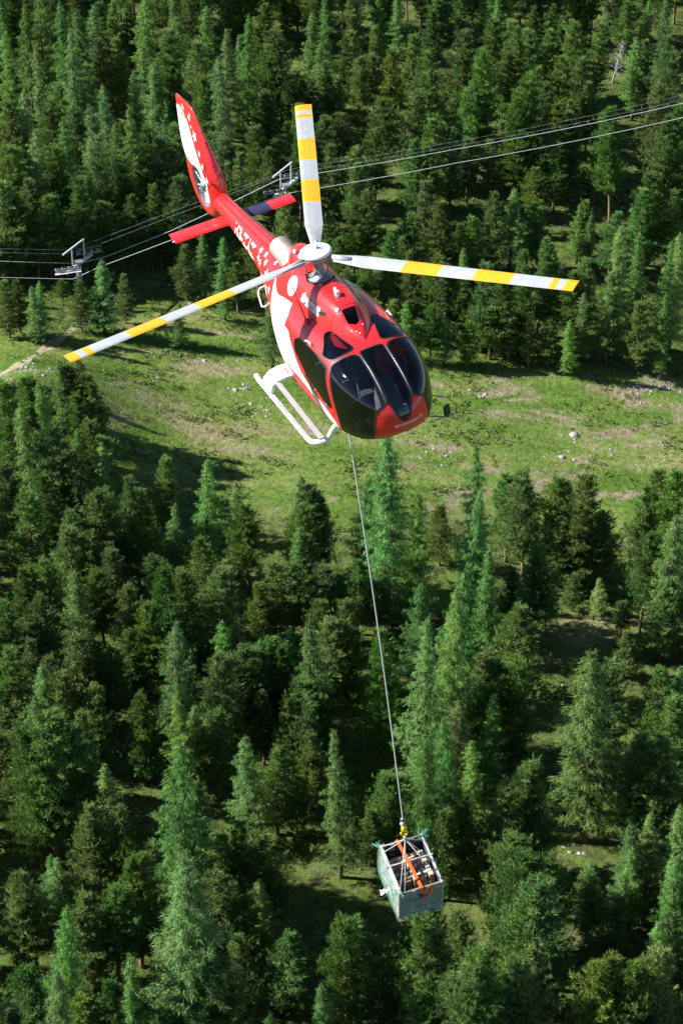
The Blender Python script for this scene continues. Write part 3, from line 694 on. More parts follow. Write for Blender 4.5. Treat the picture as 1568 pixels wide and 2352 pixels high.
rope3('ropeway_cable', [(-260, 592), (0, 600), (178, 605), (237, 592), (393, 530), (640, 412), (690, 404), (1045, 343), (1568, 237), (1850, 180)], 2.56, 0.05, 'thick upper ropeway cable along the far side of both pylons')
rope3('signal_cable', [(-260, 576), (0, 580), (150, 583), (200, 572), (393, 497), (640, 402), (680, 395), (1045, 335), (1568, 229), (1850, 172)], 1.5, 0.010, 'thin wire just above the two thick ropeway cables')
rope3('signal_cable', [(-260, 567), (0, 571), (160, 574), (210, 556), (393, 486), (655, 392), (690, 384), (1045, 325), (1568, 218), (1850, 160)], 2.2, 0.010, 'topmost thin wire of the ropeway')
# ------------------------------------------------------------------ helicopter
M['red'] = mat('red_paint', (0.76, 0.020, 0.025), 0.34, var=0.08, scale=2.5, coat=0.35, spec=0.5)
M['white'] = mat('white_paint', (0.80, 0.80, 0.79), 0.35, var=0.04, scale=3, coat=0.3)
M['white_decal'] = mat('white_lettering', (0.80, 0.80, 0.78), 0.4, var=0.03)
M['dark'] = mat('black_rubber', (0.012, 0.012, 0.014), 0.45, var=0.2)
M['cavity'] = mat('dark_lining', (0.02, 0.02, 0.022), 0.8, var=0.3)
M['cabin'] = mat('cabin_trim', (0.035, 0.036, 0.04), 0.8, var=0.2)
M['seat'] = mat('seat_fabric', (0.11, 0.11, 0.12), 0.85, var=0.25, scale=20)
M['console'] = mat('console_grey', (0.30, 0.295, 0.29), 0.7, var=0.12)
M['steel'] = mat('bare_steel', (0.55, 0.50, 0.43), 0.6, metal=0.5, var=0.2, scale=4)
M['alloy'] = mat('cast_alloy', (0.27, 0.28, 0.30), 0.5, metal=0.7, var=0.3, scale=14)
M['blade_grey'] = mat('blade_grey', (0.36, 0.38, 0.40), 0.5, var=0.08)
M['blade_yellow'] = mat('blade_yellow', (0.72, 0.35, 0.015), 0.45, var=0.06)
M['grey_tread'] = mat('grey_tread', (0.33, 0.33, 0.35), 0.8, var=0.15, scale=30)
M['navy'] = mat('dark_blue', (0.03, 0.025, 0.07), 0.4, var=0.1)
M['lamp'] = mat('lamp_lens', (0.85, 0.85, 0.86), 0.12, var=0.02, coat=1.0)
M['logo'] = mat('pale_blue_logo', (0.55, 0.75, 0.85), 0.4, var=0.3, scale=9)
def glass_mat():
    m, nt, out = nodes_of('tinted_glass'); N, L = nt.nodes, nt.links
    fr = N.new('ShaderNodeFresnel'); fr.inputs[0].default_value = 1.62
    tr = N.new('ShaderNodeBsdfTransparent'); tr.inputs[0].default_value = (0.54, 0.57, 0.62, 1)
    gl = N.new('ShaderNodeBsdfGlossy'); gl.inputs[0].default_value = (0.95, 0.95, 0.97, 1); gl.inputs['Roughness'].default_value = 0.03
    tc = N.new('ShaderNodeTexCoord'); nz = N.new('ShaderNodeTexNoise'); nz.inputs['Scale'].default_value = 2.0
    L.new(tc.outputs['Object'], nz.inputs['Vector'])
    mr = N.new('ShaderNodeMapRange'); mr.inputs[3].default_value = 0.015; mr.inputs[4].default_value = 0.05
    L.new(nz.outputs[0], mr.inputs[0]); L.new(mr.outputs[0], gl.inputs['Roughness'])
    ms = N.new('ShaderNodeMixShader'); L.new(fr.outputs[0], ms.inputs[0]); L.new(tr.outputs[0], ms.inputs[1]); L.new(gl.outputs[0], ms.inputs[2])
    L.new(ms.outputs[0], out.inputs[0]); return m
M['glass'] = glass_mat()

HELI = Matrix(((0.39302, 0.90512, -0.16215, 0.0515), (-0.91689, 0.39909, 0.00534, 39.5717), (0.06955, 0.14657, 0.98675, 210.0491), (0, 0, 0, 1)))
heli = empty('helicopter', mat4=HELI)
tag(heli, 'red and white helicopter with enclosed tail fan flying above the forest', 'helicopter')

def mono(X, Y):
    X = np.array(X, float); Y = np.array(Y, float); h = np.diff(X); d = np.diff(Y) / h; m = np.zeros(len(X))
    m[0] = d[0]; m[-1] = d[-1]
    for i in range(1, len(X) - 1): m[i] = 0 if d[i - 1] * d[i] <= 0 else 2 / (1 / d[i - 1] + 1 / d[i])
    def f(x):
        x = np.clip(x, X[0], X[-1]); i = np.clip(np.searchsorted(X, x) - 1, 0, len(h) - 1); t = (x - X[i]) / h[i]
        return ((2 * t**3 - 3 * t**2 + 1) * Y[i] + (t**3 - 2 * t**2 + t) * h[i] * m[i] + (-2 * t**3 + 3 * t**2) * Y[i + 1] + (t**3 - t**2) * h[i] * m[i + 1])
    return f
RX = [-5.9, -5.3, -4.2, -2.9, -2.2, -1.6, -1.0, -0.4, 0.3]
f_w = mono(RX, [0.19, 0.20, 0.265, 0.36, 0.50, 0.66, 0.84, 0.96, 1.008])
f_t = mono(RX, [2.08, 2.10, 2.16, 2.23, 2.28, 2.31, 2.335, 2.355, 2.368])
f_b = mono(RX, [1.68, 1.68, 1.62, 1.46, 1.20, 0.90, 0.64, 0.51, 0.454])
f_n = mono(RX, [2.0, 2.0, 2.0, 2.0, 2.05, 2.1, 2.3, 2.75, 3.1])
def section(x):
    x = np.asarray(x, float)
    def g(xs, p): return np.sqrt(np.maximum(1 - np.clip((x - xs) / (3.423 - xs), 0, 1) ** p, 1e-9))
    fr = x >= 0.3
    w = np.where(fr, 1.008 * g(1.475, 2.709), f_w(x)); zt = np.where(fr, 1.342 + 1.026 * g(1.032, 2.382), f_t(x)); zb = np.where(fr, 1.342 - 0.888 * g(1.338, 1.896), f_b(x))
    n = np.where(fr, 3.1, f_n(x))
    zc = zb + 0.48 * (zt - zb)
    return w, zt, zb, zc, n
def hullF(P):
    x, y, z = P[..., 0], P[..., 1], P[..., 2]
    w, zt, zb, zc, n = section(x); h = np.where(z > zc, zt - zc, zc - zb)
    r = (np.abs(y / np.maximum(w, 1e-4)) ** n + np.abs((z - zc) / np.maximum(h, 1e-4)) ** n) ** (1 / n)
    return np.where(x > 3.4229, 9, r)
CC = np.array([1.0, 0, 1.35])
def cabin_pt(UV, off=0.0):
    """points of the cabin skin: UV in degrees, a fisheye chart seen from the cabin centre looking forward (u port, v up)"""
    UV = np.radians(np.atleast_2d(UV)); th = np.hypot(UV[:, 0], UV[:, 1]); ph = np.arctan2(UV[:, 1], UV[:, 0])
    d = np.stack([np.cos(th), np.sin(th) * np.cos(ph), np.sin(th) * np.sin(ph)], 1)
    lo = np.full(len(d), 0.05); hi = np.full(len(d), 6.0)
    for _ in range(40):
        mid = (lo + hi) / 2; ins = hullF(CC + d * mid[:, None]) < 1
        lo = np.where(ins, mid, lo); hi = np.where(ins, hi, mid)
    return CC + d * (lo + off)[:, None]
def side_pt(XS, off=0.0):
    """points of the rear hull and boom: (x, angle in degrees from straight up, positive to port)"""
    XS = np.atleast_2d(XS).astype(float); x = XS[:, 0]; a = np.radians(90 - XS[:, 1])
    w, zt, zb, zc, n = section(x)
    c, s = np.cos(a), np.sin(a); h = np.where(s > 0, zt - zc, zc - zb)
    r = (np.abs(c) ** n + np.abs(s) ** n) ** (-1 / n)
    y = c * r * w; z = zc + s * r * h
    ny, nz = c * r / np.maximum(w, 0.01), s * r / np.maximum(h, 0.01); l = np.hypot(ny, nz) + 1e-9
    return np.stack([x, y + off * ny / l, z + off * nz / l], 1)

def sheet(name, fn, box, cell, keep=None, holes=(), off=0.0, clip=None, flip=False):
    """a surface patch: a flat grid over box, cut along the outlines, then laid on fn"""
    u0, u1, v0, v1 = box; du, dv = cell if hasattr(cell, '__len__') else (cell, cell)
    nu = max(2, int(math.ceil((u1 - u0) / du))); nv = max(2, int(math.ceil((v1 - v0) / dv)))
    bm = bmesh.new()
    vs = [[bm.verts.new((u0 + (u1 - u0) * i / nu, v0 + (v1 - v0) * j / nv, 0)) for i in range(nu + 1)] for j in range(nv + 1)]
    for j in range(nv):
        for i in range(nu): bm.faces.new((vs[j][i], vs[j][i + 1], vs[j + 1][i + 1], vs[j + 1][i]))
    polys = ([keep] if keep is not None else []) + list(holes)
    for poly in polys:
        for k in range(len(poly)):
            a, b = poly[k], poly[(k + 1) % len(poly)]
            if abs(a[0] - b[0]) + abs(a[1] - b[1]) < 1e-6: continue
            x0, x1 = min(a[0], b[0]) - du, max(a[0], b[0]) + du; y0, y1 = min(a[1], b[1]) - dv, max(a[1], b[1]) + dv
            fs = []
            for f in bm.faces:
                c = f.calc_center_median()
                if x0 <= c.x <= x1 and y0 <= c.y <= y1: fs.append(f)
            ge = set()
            for f in fs: ge.add(f); ge.update(f.edges); ge.update(f.verts)
            bmesh.ops.bisect_plane(bm, geom=list(ge), dist=1e-5, plane_co=(a[0], a[1], 0), plane_no=(b[1] - a[1], a[0] - b[0], 0))
    C = np.array([tuple(f.calc_center_median())[:2] for f in bm.faces])
    kill = np.zeros(len(C), bool)
    if keep is not None: kill |= ~in_poly(C, keep)
    for h in holes: kill |= in_poly(C, h)
    bm.faces.ensure_lookup_table()
    bmesh.ops.delete(bm, geom=[bm.faces[i] for i in np.nonzero(kill)[0]], context='FACES')
    co = np.array([tuple(v.co)[:2] for v in bm.verts]); P = fn(co, off)
    for v, p in zip(bm.verts, P): v.co = p
    if clip is not None:
        bmesh.ops.bisect_plane(bm, geom=bm.verts[:] + bm.edges[:] + bm.faces[:], dist=1e-5, plane_co=clip[0], plane_no=clip[1], clear_outer=True)
    if flip: bmesh.ops.reverse_faces(bm, faces=bm.faces[:])
    m = bpy.data.meshes.new(name); bm.to_mesh(m); bm.free()
    m.polygons.foreach_set('use_smooth', [True] * len(m.polygons)); m.update()
    return m
def bbox(poly, e=0.0):
    p = np.array(poly); return (p[:, 0].min() - e, p[:, 0].max() + e, p[:, 1].min() - e, p[:, 1].max() + e)
def mirror(p): return [(-a, b) for a, b in p][::-1]
def grow(poly, d):
    P = np.array(poly); n = len(P); out = []
    area = sum(P[i - 1][0] * P[i][1] - P[i][0] * P[i - 1][1] for i in range(n)); sg = 1 if area > 0 else -1
    for i in range(n):
        a, b, c = P[i - 1], P[i], P[(i + 1) % n]
        n1 = np.array([(b - a)[1], -(b - a)[0]]); n1 /= np.linalg.norm(n1) + 1e-9
        n2 = np.array([(c - b)[1], -(c - b)[0]]); n2 /= np.linalg.norm(n2) + 1e-9
        m = n1 + n2; m /= max(np.dot(m, n1), 0.45)
        out.append(tuple(b + sg * d * m))
    return out
def smoothpoly(poly, it=2):
    P = [np.array(p, float) for p in poly]
    for _ in range(it):
        Q = []
        for i in range(len(P)):
            a, b = P[i], P[(i + 1) % len(P)]; Q += [a * 0.8 + b * 0.2, a * 0.2 + b * 0.8]
        P = Q
    return [tuple(p) for p in P]

WS = smoothpoly([(32.4, 33.5), (23.4, 36.3), (14.2, 37.3), (10.6, 34), (8.7, 24), (7.7, 16.5), (7.2, 9.3), (12.6, 6), (14, 1.2), (14.6, -4), (15.4, -12), (25, -22), (31, -22), (33.7, -6), (35, 6), (35.4, 19), (34.5, 27)], 1)
CP = smoothpoly([(-9, 37.8), (-4, 38.4), (4, 38.4), (9, 37.8), (9, 34.3), (7.0, 24.3), (6.1, 16.5), (5.4, 10), (3.4, 5), (2.4, 1.8), (0.8, 0.2), (-0.8, 0.2), (-2.4, 1.8), (-3.4, 5), (-5.4, 10), (-6.1, 16.5), (-7.0, 24.3), (-9, 34.3)], 1)
SK = smoothpoly([(38.5, 67.5), (32.7, 70.5), (27.5, 69), (19, 54), (12.6, 43.6), (13.5, 41), (22.8, 38.6), (32, 36), (42, 42.5), (39.5, 49.5)], 1)
DW = smoothpoly([(90, 65), (82, 68.4), (72.4, 62), (60.5, 54.7), (47, 42.7), (37.3, 32.5), (39, 27), (40, 22.9), (40, 15), (38.8, -1.5), (47, 0.4), (66.4, 9.4), (88, 26), (97, 43.8), (96.5, 54.6)], 1)
HOLES = [WS, mirror(WS), CP, SK, mirror(SK), DW, mirror(DW)]
T = 142.0
SHELL_ARGS = None
shell = mobj('cabin_shell', sheet('cabin_shell', cabin_pt, (-T, T, -T, T), 2.0, holes=HOLES, keep=[(T * cos(a), T * sin(a)) for a in np.linspace(0, 2 * pi, 48, endpoint=False)], clip=((-0.02, 0, 0), (-1, 0, 0))), M['red'], heli)
mobj('cabin_lining', sheet('cabin_lining', cabin_pt, (-T, T, -T, T), 3.0, holes=[grow(h, 0.6) for h in HOLES], keep=[(T * cos(a), T * sin(a)) for a in np.linspace(0, 2 * pi, 48, endpoint=False)], off=-0.035, clip=((0.10, 0, 0), (-1, 0, 0))), M['cabin'], heli)
for nm, p in (('windscreen', WS), ('windscreen', mirror(WS)), ('centre_windscreen', CP), ('roof_window', SK), ('roof_window', mirror(SK)), ('door_window', DW), ('door_window', mirror(DW))):
    g = mobj(nm, sheet(nm, cabin_pt, bbox(p, 0.3), 1.5, keep=p), M['glass'], heli)
    d = 0.75 if nm != 'door_window' else 0.9
    q = grow(p, d); r = grow(p, -0.45)
    mobj('seal', sheet('seal', cabin_pt, bbox(q, 0.3), 1.5, keep=q, holes=[r], off=0.006), M['dark'], g)
# black pillars between the windscreens, with wiper-like rods on them
for s in (-1, 1):
    pil = [(s * 10.2, 35.6), (s * 8.8, 34.4), (s * 6.8, 24.3), (s * 5.9, 16.5), (s * 5.2, 9.9), (s * 7.6, 8.6), (s * 8.2, 16.5), (s * 9.2, 24), (s * 11.0, 34)]
    mobj('pillar', sheet('pillar', cabin_pt, bbox(pil, 0.3), 1.2, keep=pil, off=0.009), M['dark'], heli)
    pts = cabin_pt([(s * 9.8, 34.8), (s * 8.0, 25), (s * 7.0, 16.5), (s * 6.5, 9.5)], 0.02)
    MB().tube([tuple(p) for p in pts], 0.012, 6).build('pillar_strip', M['alloy'], heli, True)
# white sweep along the sill and round the flank
sweep = [(100, 74), (103, 60), (104, 30), (97, 7), (80, 0), (64, -4.5), (48, -6), (37.5, -11.5), (34.8, -19), (38, -23), (60, -15), (84, -12.5), (112, -14), (132, -16), (140, 0), (140, 22), (136, 44), (124, 70), (112, 84)]
for p in (smoothpoly(sweep, 1), mirror(smoothpoly(sweep, 1))):
    mobj('white_stripe', sheet('white_stripe', cabin_pt, bbox(p, 0.5), 2.0, keep=p, off=0.004, clip=((0.0, 0, 0), (-1, 0, 0))), M['white'], shell)
# door seams and latches
for s in (1, -1):
    dp = smoothpoly([(s * a, b) for a, b in [(98, 66), (84, 73.5), (72, 66.5), (56, 55.5), (38.2, 38.5), (36.3, 30), (37.0, 12), (36.3, -6.5), (48, -4.8), (68, 1), (94, 14), (104, 40)]], 1)
    mobj('door_seam', sheet('door_seam', cabin_pt, bbox(dp, 0.4), 2.0, keep=grow(dp, 0.16), holes=[grow(dp, -0.16)], off=0.0065), M['dark'], shell)
    ds = [(s * 66.6, 59), (s * 66.2, 59), (s * 72.0, 2.6), (s * 72.5, 2.6)]
    mobj('door_seam', sheet('door_seam', cabin_pt, bbox(ds, 0.4), 1.0, keep=ds, off=0.0068), M['dark'], shell)
    for (u, v) in ((44, -1.6), (61, 3.4), (82, 12)):
        q = cabin_pt([(s * u, v), (s * (u + 2.2), v + 0.6)], 0.012)
        MB().tube([tuple(q[0]), tuple(q[1])], 0.014, 6).build('door_latch', M['alloy'], shell)
# lettering laid on a curved skin
def text_tris(txt, size=1.0, bold=0.02):
    cu = bpy.data.curves.new('t', 'FONT'); cu.body = txt; cu.size = size; cu.align_x = 'CENTER'; cu.align_y = 'CENTER'; cu.offset = bold; cu.resolution_u = 3
    o = bpy.data.objects.new('t', cu); COL.objects.link(o); bpy.context.view_layer.update()
    me = o.evaluated_get(bpy.context.evaluated_depsgraph_get()).to_mesh(); me.calc_loop_triangles()
    V = np.array([tuple(v.co)[:2] for v in me.vertices]); F = np.array([tuple(t.vertices) for t in me.loop_triangles])
    o.to_mesh_clear(); bpy.data.objects.remove(o); bpy.data.curves.remove(cu)
    return V, F
def lettering(name, txt, fn, parent, material, size=1.0, bold=0.02):
    V, F = text_tris(txt, size, bold)
    return mobj(name, npmesh(name, fn(V), F), material, parent)
lettering('lettering', 'air-zermatt.ch', lambda V: cabin_pt(np.stack([V[:, 0] + 1.6, V[:, 1] * 1.1 - 1.9 - 0.0 * V[:, 0]], 1), 0.008), shell, M['white_decal'], 2.5, 0.03)

# rear hull and tail boom
RA = [(-180, 180)]
mobj_rear = mobj('rear_fuselage', sheet('rear_fuselage', side_pt, (-2.9, 0.0, -180, 180), (0.12, 6)), M['red'], heli)
boom = mobj('tail_boom', sheet('tail_boom', side_pt, (-5.9, -2.9, -180, 180), (0.15, 8)), M['red'], heli)
wp = smoothpoly([(0.0, -48), (-0.35, -28), (-0.75, -20), (-1.2, -18), (-1.75, -14), (-1.72, -26), (-1.45, -48), (-1.1, -72), (-0.7, -100), (-0.3, -122), (0.0, -128)], 1)
for p in (wp, [(a, -b) for a, b in wp]):
    mobj('white_stripe', sheet('white_stripe', side_pt, bbox(p, 0.0), (0.08, 4), keep=p, off=0.004), M['white'], mobj_rear)
def star(r, rot, k=0.42):
    return [(r * (1 if i % 2 == 0 else k) * cos(rot + i * pi / 5), r * (1 if i % 2 == 0 else k) * sin(rot + i * pi / 5)) for i in range(10)]
STARS = [(-2.82, -38, 0.085), (-2.52, -32, 0.08), (-2.78, -60, 0.085), (-2.33, -44, 0.09), (-2.62, -63, 0.085), (-2.05, -56, 0.13), (-2.36, -80, 0.095), (-1.88, -78, 0.14), (-1.98, -24, 0.07), (-1.72, -40, 0.09), (-1.62, -62, 0.09), (-1.55, -84, 0.08), (-2.1, -96, 0.07)]
for s in (1, -1):
    for (x, a, r) in STARS:
        w, zt, zb, zc, n = section(x); rad = float((w + (zt - zb) / 2) / 2)
        P = np.array(star(r, 0.5 + x * 3)); Q = np.concatenate([[[0, 0]], P])
        fn = side_pt(np.stack([x + Q[:, 0], s * (a + np.degrees(Q[:, 1] / rad))], 1), 0.008)
        mobj('star', npmesh('star', fn, [(0, 1 + i, 1 + (i + 1) % 10) for i in range(10)]), M['white_decal'], mobj_rear)
def boom_text(V, s):
    x = -3.78 + s * V[:, 0]; w, zt, zb, zc, n = section(x)
    return side_pt(np.stack([x, s * (82 - np.degrees(V[:, 1] / 0.31)) * 1.0], 1), 0.006)
lettering('registration', 'HB-ZAZ', lambda V: side_pt(np.stack([-3.75 + V[:, 0], -(70 - np.degrees(V[:, 1] / 0.31))], 1), 0.008), boom, M['white_decal'], 0.36, 0.014)
lettering('registration', 'HB-ZAZ', lambda V: side_pt(np.stack([-3.75 - V[:, 0], (70 - np.degrees(V[:, 1] / 0.31))], 1), 0.008), boom, M['white_decal'], 0.36, 0.014)
# drive shaft cover on the boom
mb = MB(); prof = []
for x, r in ((-5.75, 0.05), (-5.6, 0.12), (-4.6, 0.115), (-3.4, 0.12), (-2.6, 0.13)):
    prof.append((x, r))
n0 = 12
vs = []; fs = []
for x, r in prof:
    zt = float(section(x)[1])
    for k in range(n0 + 1):
        a = pi * k / n0; vs.append((x, r * cos(a), zt - 0.06 + r * 1.15 * sin(a)))
for i in range(len(prof) - 1):
    for k in range(n0): fs.append((i * (n0 + 1) + k, i * (n0 + 1) + k + 1, (i + 1) * (n0 + 1) + k + 1, (i + 1) * (n0 + 1) + k))
mb.add(vs, fs).build('shaft_cover', M['red'], heli, True)

# engine cowling
CX = [-1.95, -1.8, -1.4, -0.9, -0.3, 0.3, 0.9, 1.27, 1.5, 1.7, 1.86, 1.95]
c_w = mono(CX, [0.05, 0.30, 0.50, 0.62, 0.66, 0.66, 0.60, 0.50, 0.42, 0.30, 0.13, 0.02])
c_t = mono(CX, [2.28, 2.45, 2.62, 2.73, 2.78, 2.79, 2.77, 2.73, 2.54, 2.44, 2.365, 2.32])
def cowl_pt(XS, off=0.0):
    XS = np.atleast_2d(XS).astype(float); x = XS[:, 0]; a = np.radians(90 - XS[:, 1]); n = 4.5
    w = c_w(x); zb = 2.12; h = c_t(x) - zb; c, s = np.cos(a), np.sin(a)
    r = (np.abs(c) ** n + np.abs(s) ** n) ** (-1 / n)
    wtap = 1.0 - 0.50 * np.clip(s * r, 0, 1) ** 1.0
    return np.stack([x, c * r * (w * wtap + off), zb + s * r * (h + off)], 1)
def top_poly(pts):
    """outline given as (x, y) on top of the cowl, turned to the cowl chart"""
    out = []
    for x, y in pts:
        lo, hi = 0.0, 89.0
        for _ in range(30):
            m_ = (lo + hi) / 2
            if abs(cowl_pt([(x, m_)])[0, 1]) < abs(y): lo = m_
            else: hi = m_
        out.append((x, math.copysign(lo, y)))
    return out
intake = top_poly([(1.30, -0.14), (1.30, 0.14), (1.53, 0.125), (1.60, 0.0), (1.53, -0.125)])
masth = top_poly([(-0.30, -0.2), (-0.30, 0.2), (-0.05, 0.27), (0.22, 0.22), (0.30, 0.0), (0.22, -0.22), (-0.05, -0.27)])
cowl = mobj('engine_cowling', sheet('engine_cowling', cowl_pt, (-1.95, 1.95, -90, 90), (0.1, 5), holes=[intake, masth]), M['red'], heli)
def well(name, outline, depth, n2=2.6):
    top = cowl_pt(outline, -0.002); k = len(outline); vs = [tuple(p) for p in top] + [(p[0], p[1] * 0.9, p[2] - depth) for p in top]
    MB().add(vs, [(i, (i + 1) % k, k + (i + 1) % k, k + i) for i in range(k)] + [tuple(range(k, 2 * k))]).build(name, M['cavity'], cowl)
well('air_intake', intake, 0.22); well('mast_well', masth, 0.28)
for x in (-0.62, 0.62, 1.22):
    sp = [(x, -86), (x + 0.012, -86), (x + 0.012, 86), (x, 86)]
    mobj('panel_seam', sheet('panel_seam', cowl_pt, bbox(sp), (0.02, 4), keep=sp, off=0.004), M['dark'], cowl)
for s in (-1, 1):
    sp = [(-0.62, s * 70), (-0.62, s * 70.8), (1.22, s * 70.8), (1.22, s * 70)]
    mobj('panel_seam', sheet('panel_seam', cowl_pt, bbox(sp), (0.1, 1), keep=sp, off=0.004), M['dark'], cowl)
    gr_ = [(0.72, s * 56), (1.0, s * 52), (1.02, s * 57), (0.74, s * 61)]
    mobj('vent_grille', sheet('vent_grille', cowl_pt, bbox(gr_), (0.05, 2), keep=gr_, off=0.005), M['dark'], cowl)
ov = [(0.25 + 0.20 * cos(a), -58 + 13 * sin(a)) for a in np.linspace(0, 2 * pi, 20, endpoint=False)]
ov = [(x - 0.72, a) for x, a in ov]
mobj('emblem', sheet('emblem', cowl_pt, bbox(ov), (0.05, 4), keep=ov, off=0.006), M['logo'], cowl)
lettering('lettering', 'air-zermatt', lambda V: cowl_pt(np.stack([0.42 + V[:, 0], -(57 - np.degrees(V[:, 1] / 0.55))], 1), 0.006), cowl, M['white_decal'], 0.17, 0.008)
lettering('lettering', 'air-zermatt', lambda V: cowl_pt(np.stack([0.42 - V[:, 0], (57 - np.degrees(V[:, 1] / 0.55))], 1), 0.006), cowl, M['white_decal'], 0.17, 0.008)
mb = MB(); mb.box((0.86, -0.02, 2.83), (0.13, 0.07, 0.12)); mb.box((0.80, -0.02, 2.87), (0.06, 0.05, 0.1)); mb.build('antenna', M['white'], cowl, bevel=0.012)
mb = MB(); mb.lathe([(0, 0.05), (0.03, 0.045), (0.045, 0.0)], 12, Matrix.Translation((1.25, -0.19, 2.70))); mb.build('lamp', M['lamp'], cowl, True)
for y, x, z in ((0.12, 1.62, 2.46), (-0.06, 1.72, 2.42), (-0.12, 1.66, 2.43), (-0.02, 1.78, 2.40)):
    MB().lathe([(0, 0.02), (0.014, 0.012), (0.02, 0)], 8, Matrix.Translation((x, y, z))).build('fastener', M['lamp'], cowl, True)
# whip aerial and mirror frame on the starboard roof
MB().tube([(0.55, -0.62, 2.33), (0.20, -0.66, 2.95)], [0.018, 0.008], 6).build('aerial', M['red'], heli)
mb = MB(); mb.lathe([(0.06, 0), (0.05, 0.04), (0, 0.06)], 10, Matrix.Translation((0.58, -0.62, 2.31))); mb.build('aerial_base', M['red'], heli, True)
# exhaust
mb = MB()
ep = [(-1.10, -0.08, 2.42), (-1.36, -0.10, 2.52), (-1.62, -0.11, 2.60), (-1.86, -0.12, 2.66)]
mb.tube(ep, [0.21, 0.215, 0.22, 0.225], 20, cap=False); mb.tube([(p[0], p[1], p[2]) for p in ep[1:]][::-1], [0.212, 0.20, 0.19], 20, cap=False)
mb.build('exhaust_pipe', M['steel'], heli, True)
MB().lathe([(0, 0), (0.185, 0)], 20, Matrix.Translation((-1.45, -0.105, 2.55)) @ Matrix.Rotation(-0.95, 4, 'Y')).build('exhaust_bore', M['cavity'], heli)
# red fairing behind the mast
mb = MB(); mb.lathe([(0.0, 0.30), (0.14, 0.27), (0.24, 0.16), (0.30, 0.0)], 16, Matrix.Translation((-0.95, 0.05, 2.68)) @ Matrix.Scale(1.7, 4, (1, 0, 0))); mb.build('engine_fairing', M['red'], heli, True)
mb = MB(); mb.lathe([(0, 0.07), (0.035, 0.05), (0.05, 0)], 12, Matrix.Translation((-0.9, -0.12, 2.95))); mb.build('beacon', M['lamp'], heli, True)

# rotor mast, swash plate, cap
mast = MB().lathe([(0.27, 2.50), (0.27, 2.60), (0.20, 2.66), (0.20, 2.74), (0.245, 2.76), (0.245, 2.80), (0.15, 2.84), (0.11, 2.90), (0.085, 3.0), (0.085, 3.24)], 24).build('rotor_mast', M['alloy'], heli, True)
for k in range(3):
    a = 2 * pi * k / 3 + 0.3
    MB().tube([(0.22 * cos(a), 0.22 * sin(a), 2.70), (0.25 * cos(a + 0.15), 0.25 * sin(a + 0.15), 3.12)], 0.017, 6).build('pitch_link', M['alloy'], mast)
    MB().lathe([(0, 0.03), (0.04, 0.0), (0.04, -0.03)], 8, Matrix.Translation((0.25 * cos(a + 0.5), 0.25 * sin(a + 0.5), 2.66))).build('mount', M['lamp'], mast)
cap = MB().lathe([(0.0, 3.45), (0.05, 3.45), (0.055, 3.41), (0.07, 3.405), (0.11, 3.40), (0.12, 3.385), (0.27, 3.37), (0.305, 3.35), (0.315, 3.32), (0.30, 3.29), (0.0, 3.28)], 36).build('rotor_cap', M['white'], heli, True)
MB().lathe([(0.30, 3.275), (0.31, 3.24), (0.12, 3.18), (0.0, 3.18)], 30).build('rotor_hub', M['blade_grey'], heli, True)
BANDS = [0.0, 0.35, 0.49, 0.625, 0.765, 0.91, 0.935, 0.96, 1.0]
def blade_seg(r0, r1, ztip, ang):
    """a piece of blade with an aerofoil section between two radii"""
    V = []; F = []; st = np.linspace(r0, r1, max(2, int((r1 - r0) / 0.25) + 1)); A = [(-0.5, 0), (-0.42, 0.045), (-0.25, 0.065), (0.05, 0.055), (0.5, 0.004), (0.05, -0.035), (-0.25, -0.045), (-0.42, -0.035)]
    for r in st:
        ch = 0.35 if r > 1.05 else 0.16 + (0.35 - 0.16) * max(0, (r - 0.35) / 0.7); th = 1.0 if r > 1.05 else 1.7
        z = 3.22 + (ztip - 3.22) * (r / 5.345) ** 1.15; tw = radians(9 - 7 * r / 5.345)
        for (c, t) in A:
            y = c * ch; h = t * 0.35 * th
            yy, hh = -(y * cos(tw) - h * sin(tw)), h * cos(tw) + (-y) * sin(tw)
            V.append((r * cos(ang) - yy * sin(ang), r * sin(ang) + yy * cos(ang), z + hh))
    n = len(A)
    for i in range(len(st) - 1):
        for k in range(n): F.append((i * n + k, i * n + (k + 1) % n, (i + 1) * n + (k + 1) % n, (i + 1) * n + k))
    F.append(tuple(range(n))); F.append(tuple(range((len(st) - 1) * n, len(st) * n)))
    return MB().add(V, F)
for ang, zt in ((159, 3.80), (39, 3.25), (-81, 3.46)):
    a = radians(ang); R0 = 5.345
    bl = blade_seg(0.28, 0.35 * R0, zt, a).build('rotor_blade', M['blade_grey'], heli)
    for (q0, q1, mt) in ((0.49, 0.625, 'g'), (0.765, 0.91, 'g'), (0.935, 0.96, 'g'), (0.35, 0.49, 'y'), (0.625, 0.765, 'y'), (0.91, 0.935, 'y'), (0.96, 1.0, 'y')):
        blade_seg(q0 * R0, q1 * R0, zt, a).build('yellow_band' if mt == 'y' else 'grey_band', M['blade_yellow' if mt == 'y' else 'blade_grey'], bl)
    MB().tube([(0.30 * cos(a), 0.30 * sin(a), 3.23), (0.75 * cos(a), 0.75 * sin(a), 3.235)], [0.075, 0.05], 10).build('blade_grip', M['blade_grey'], bl, True)

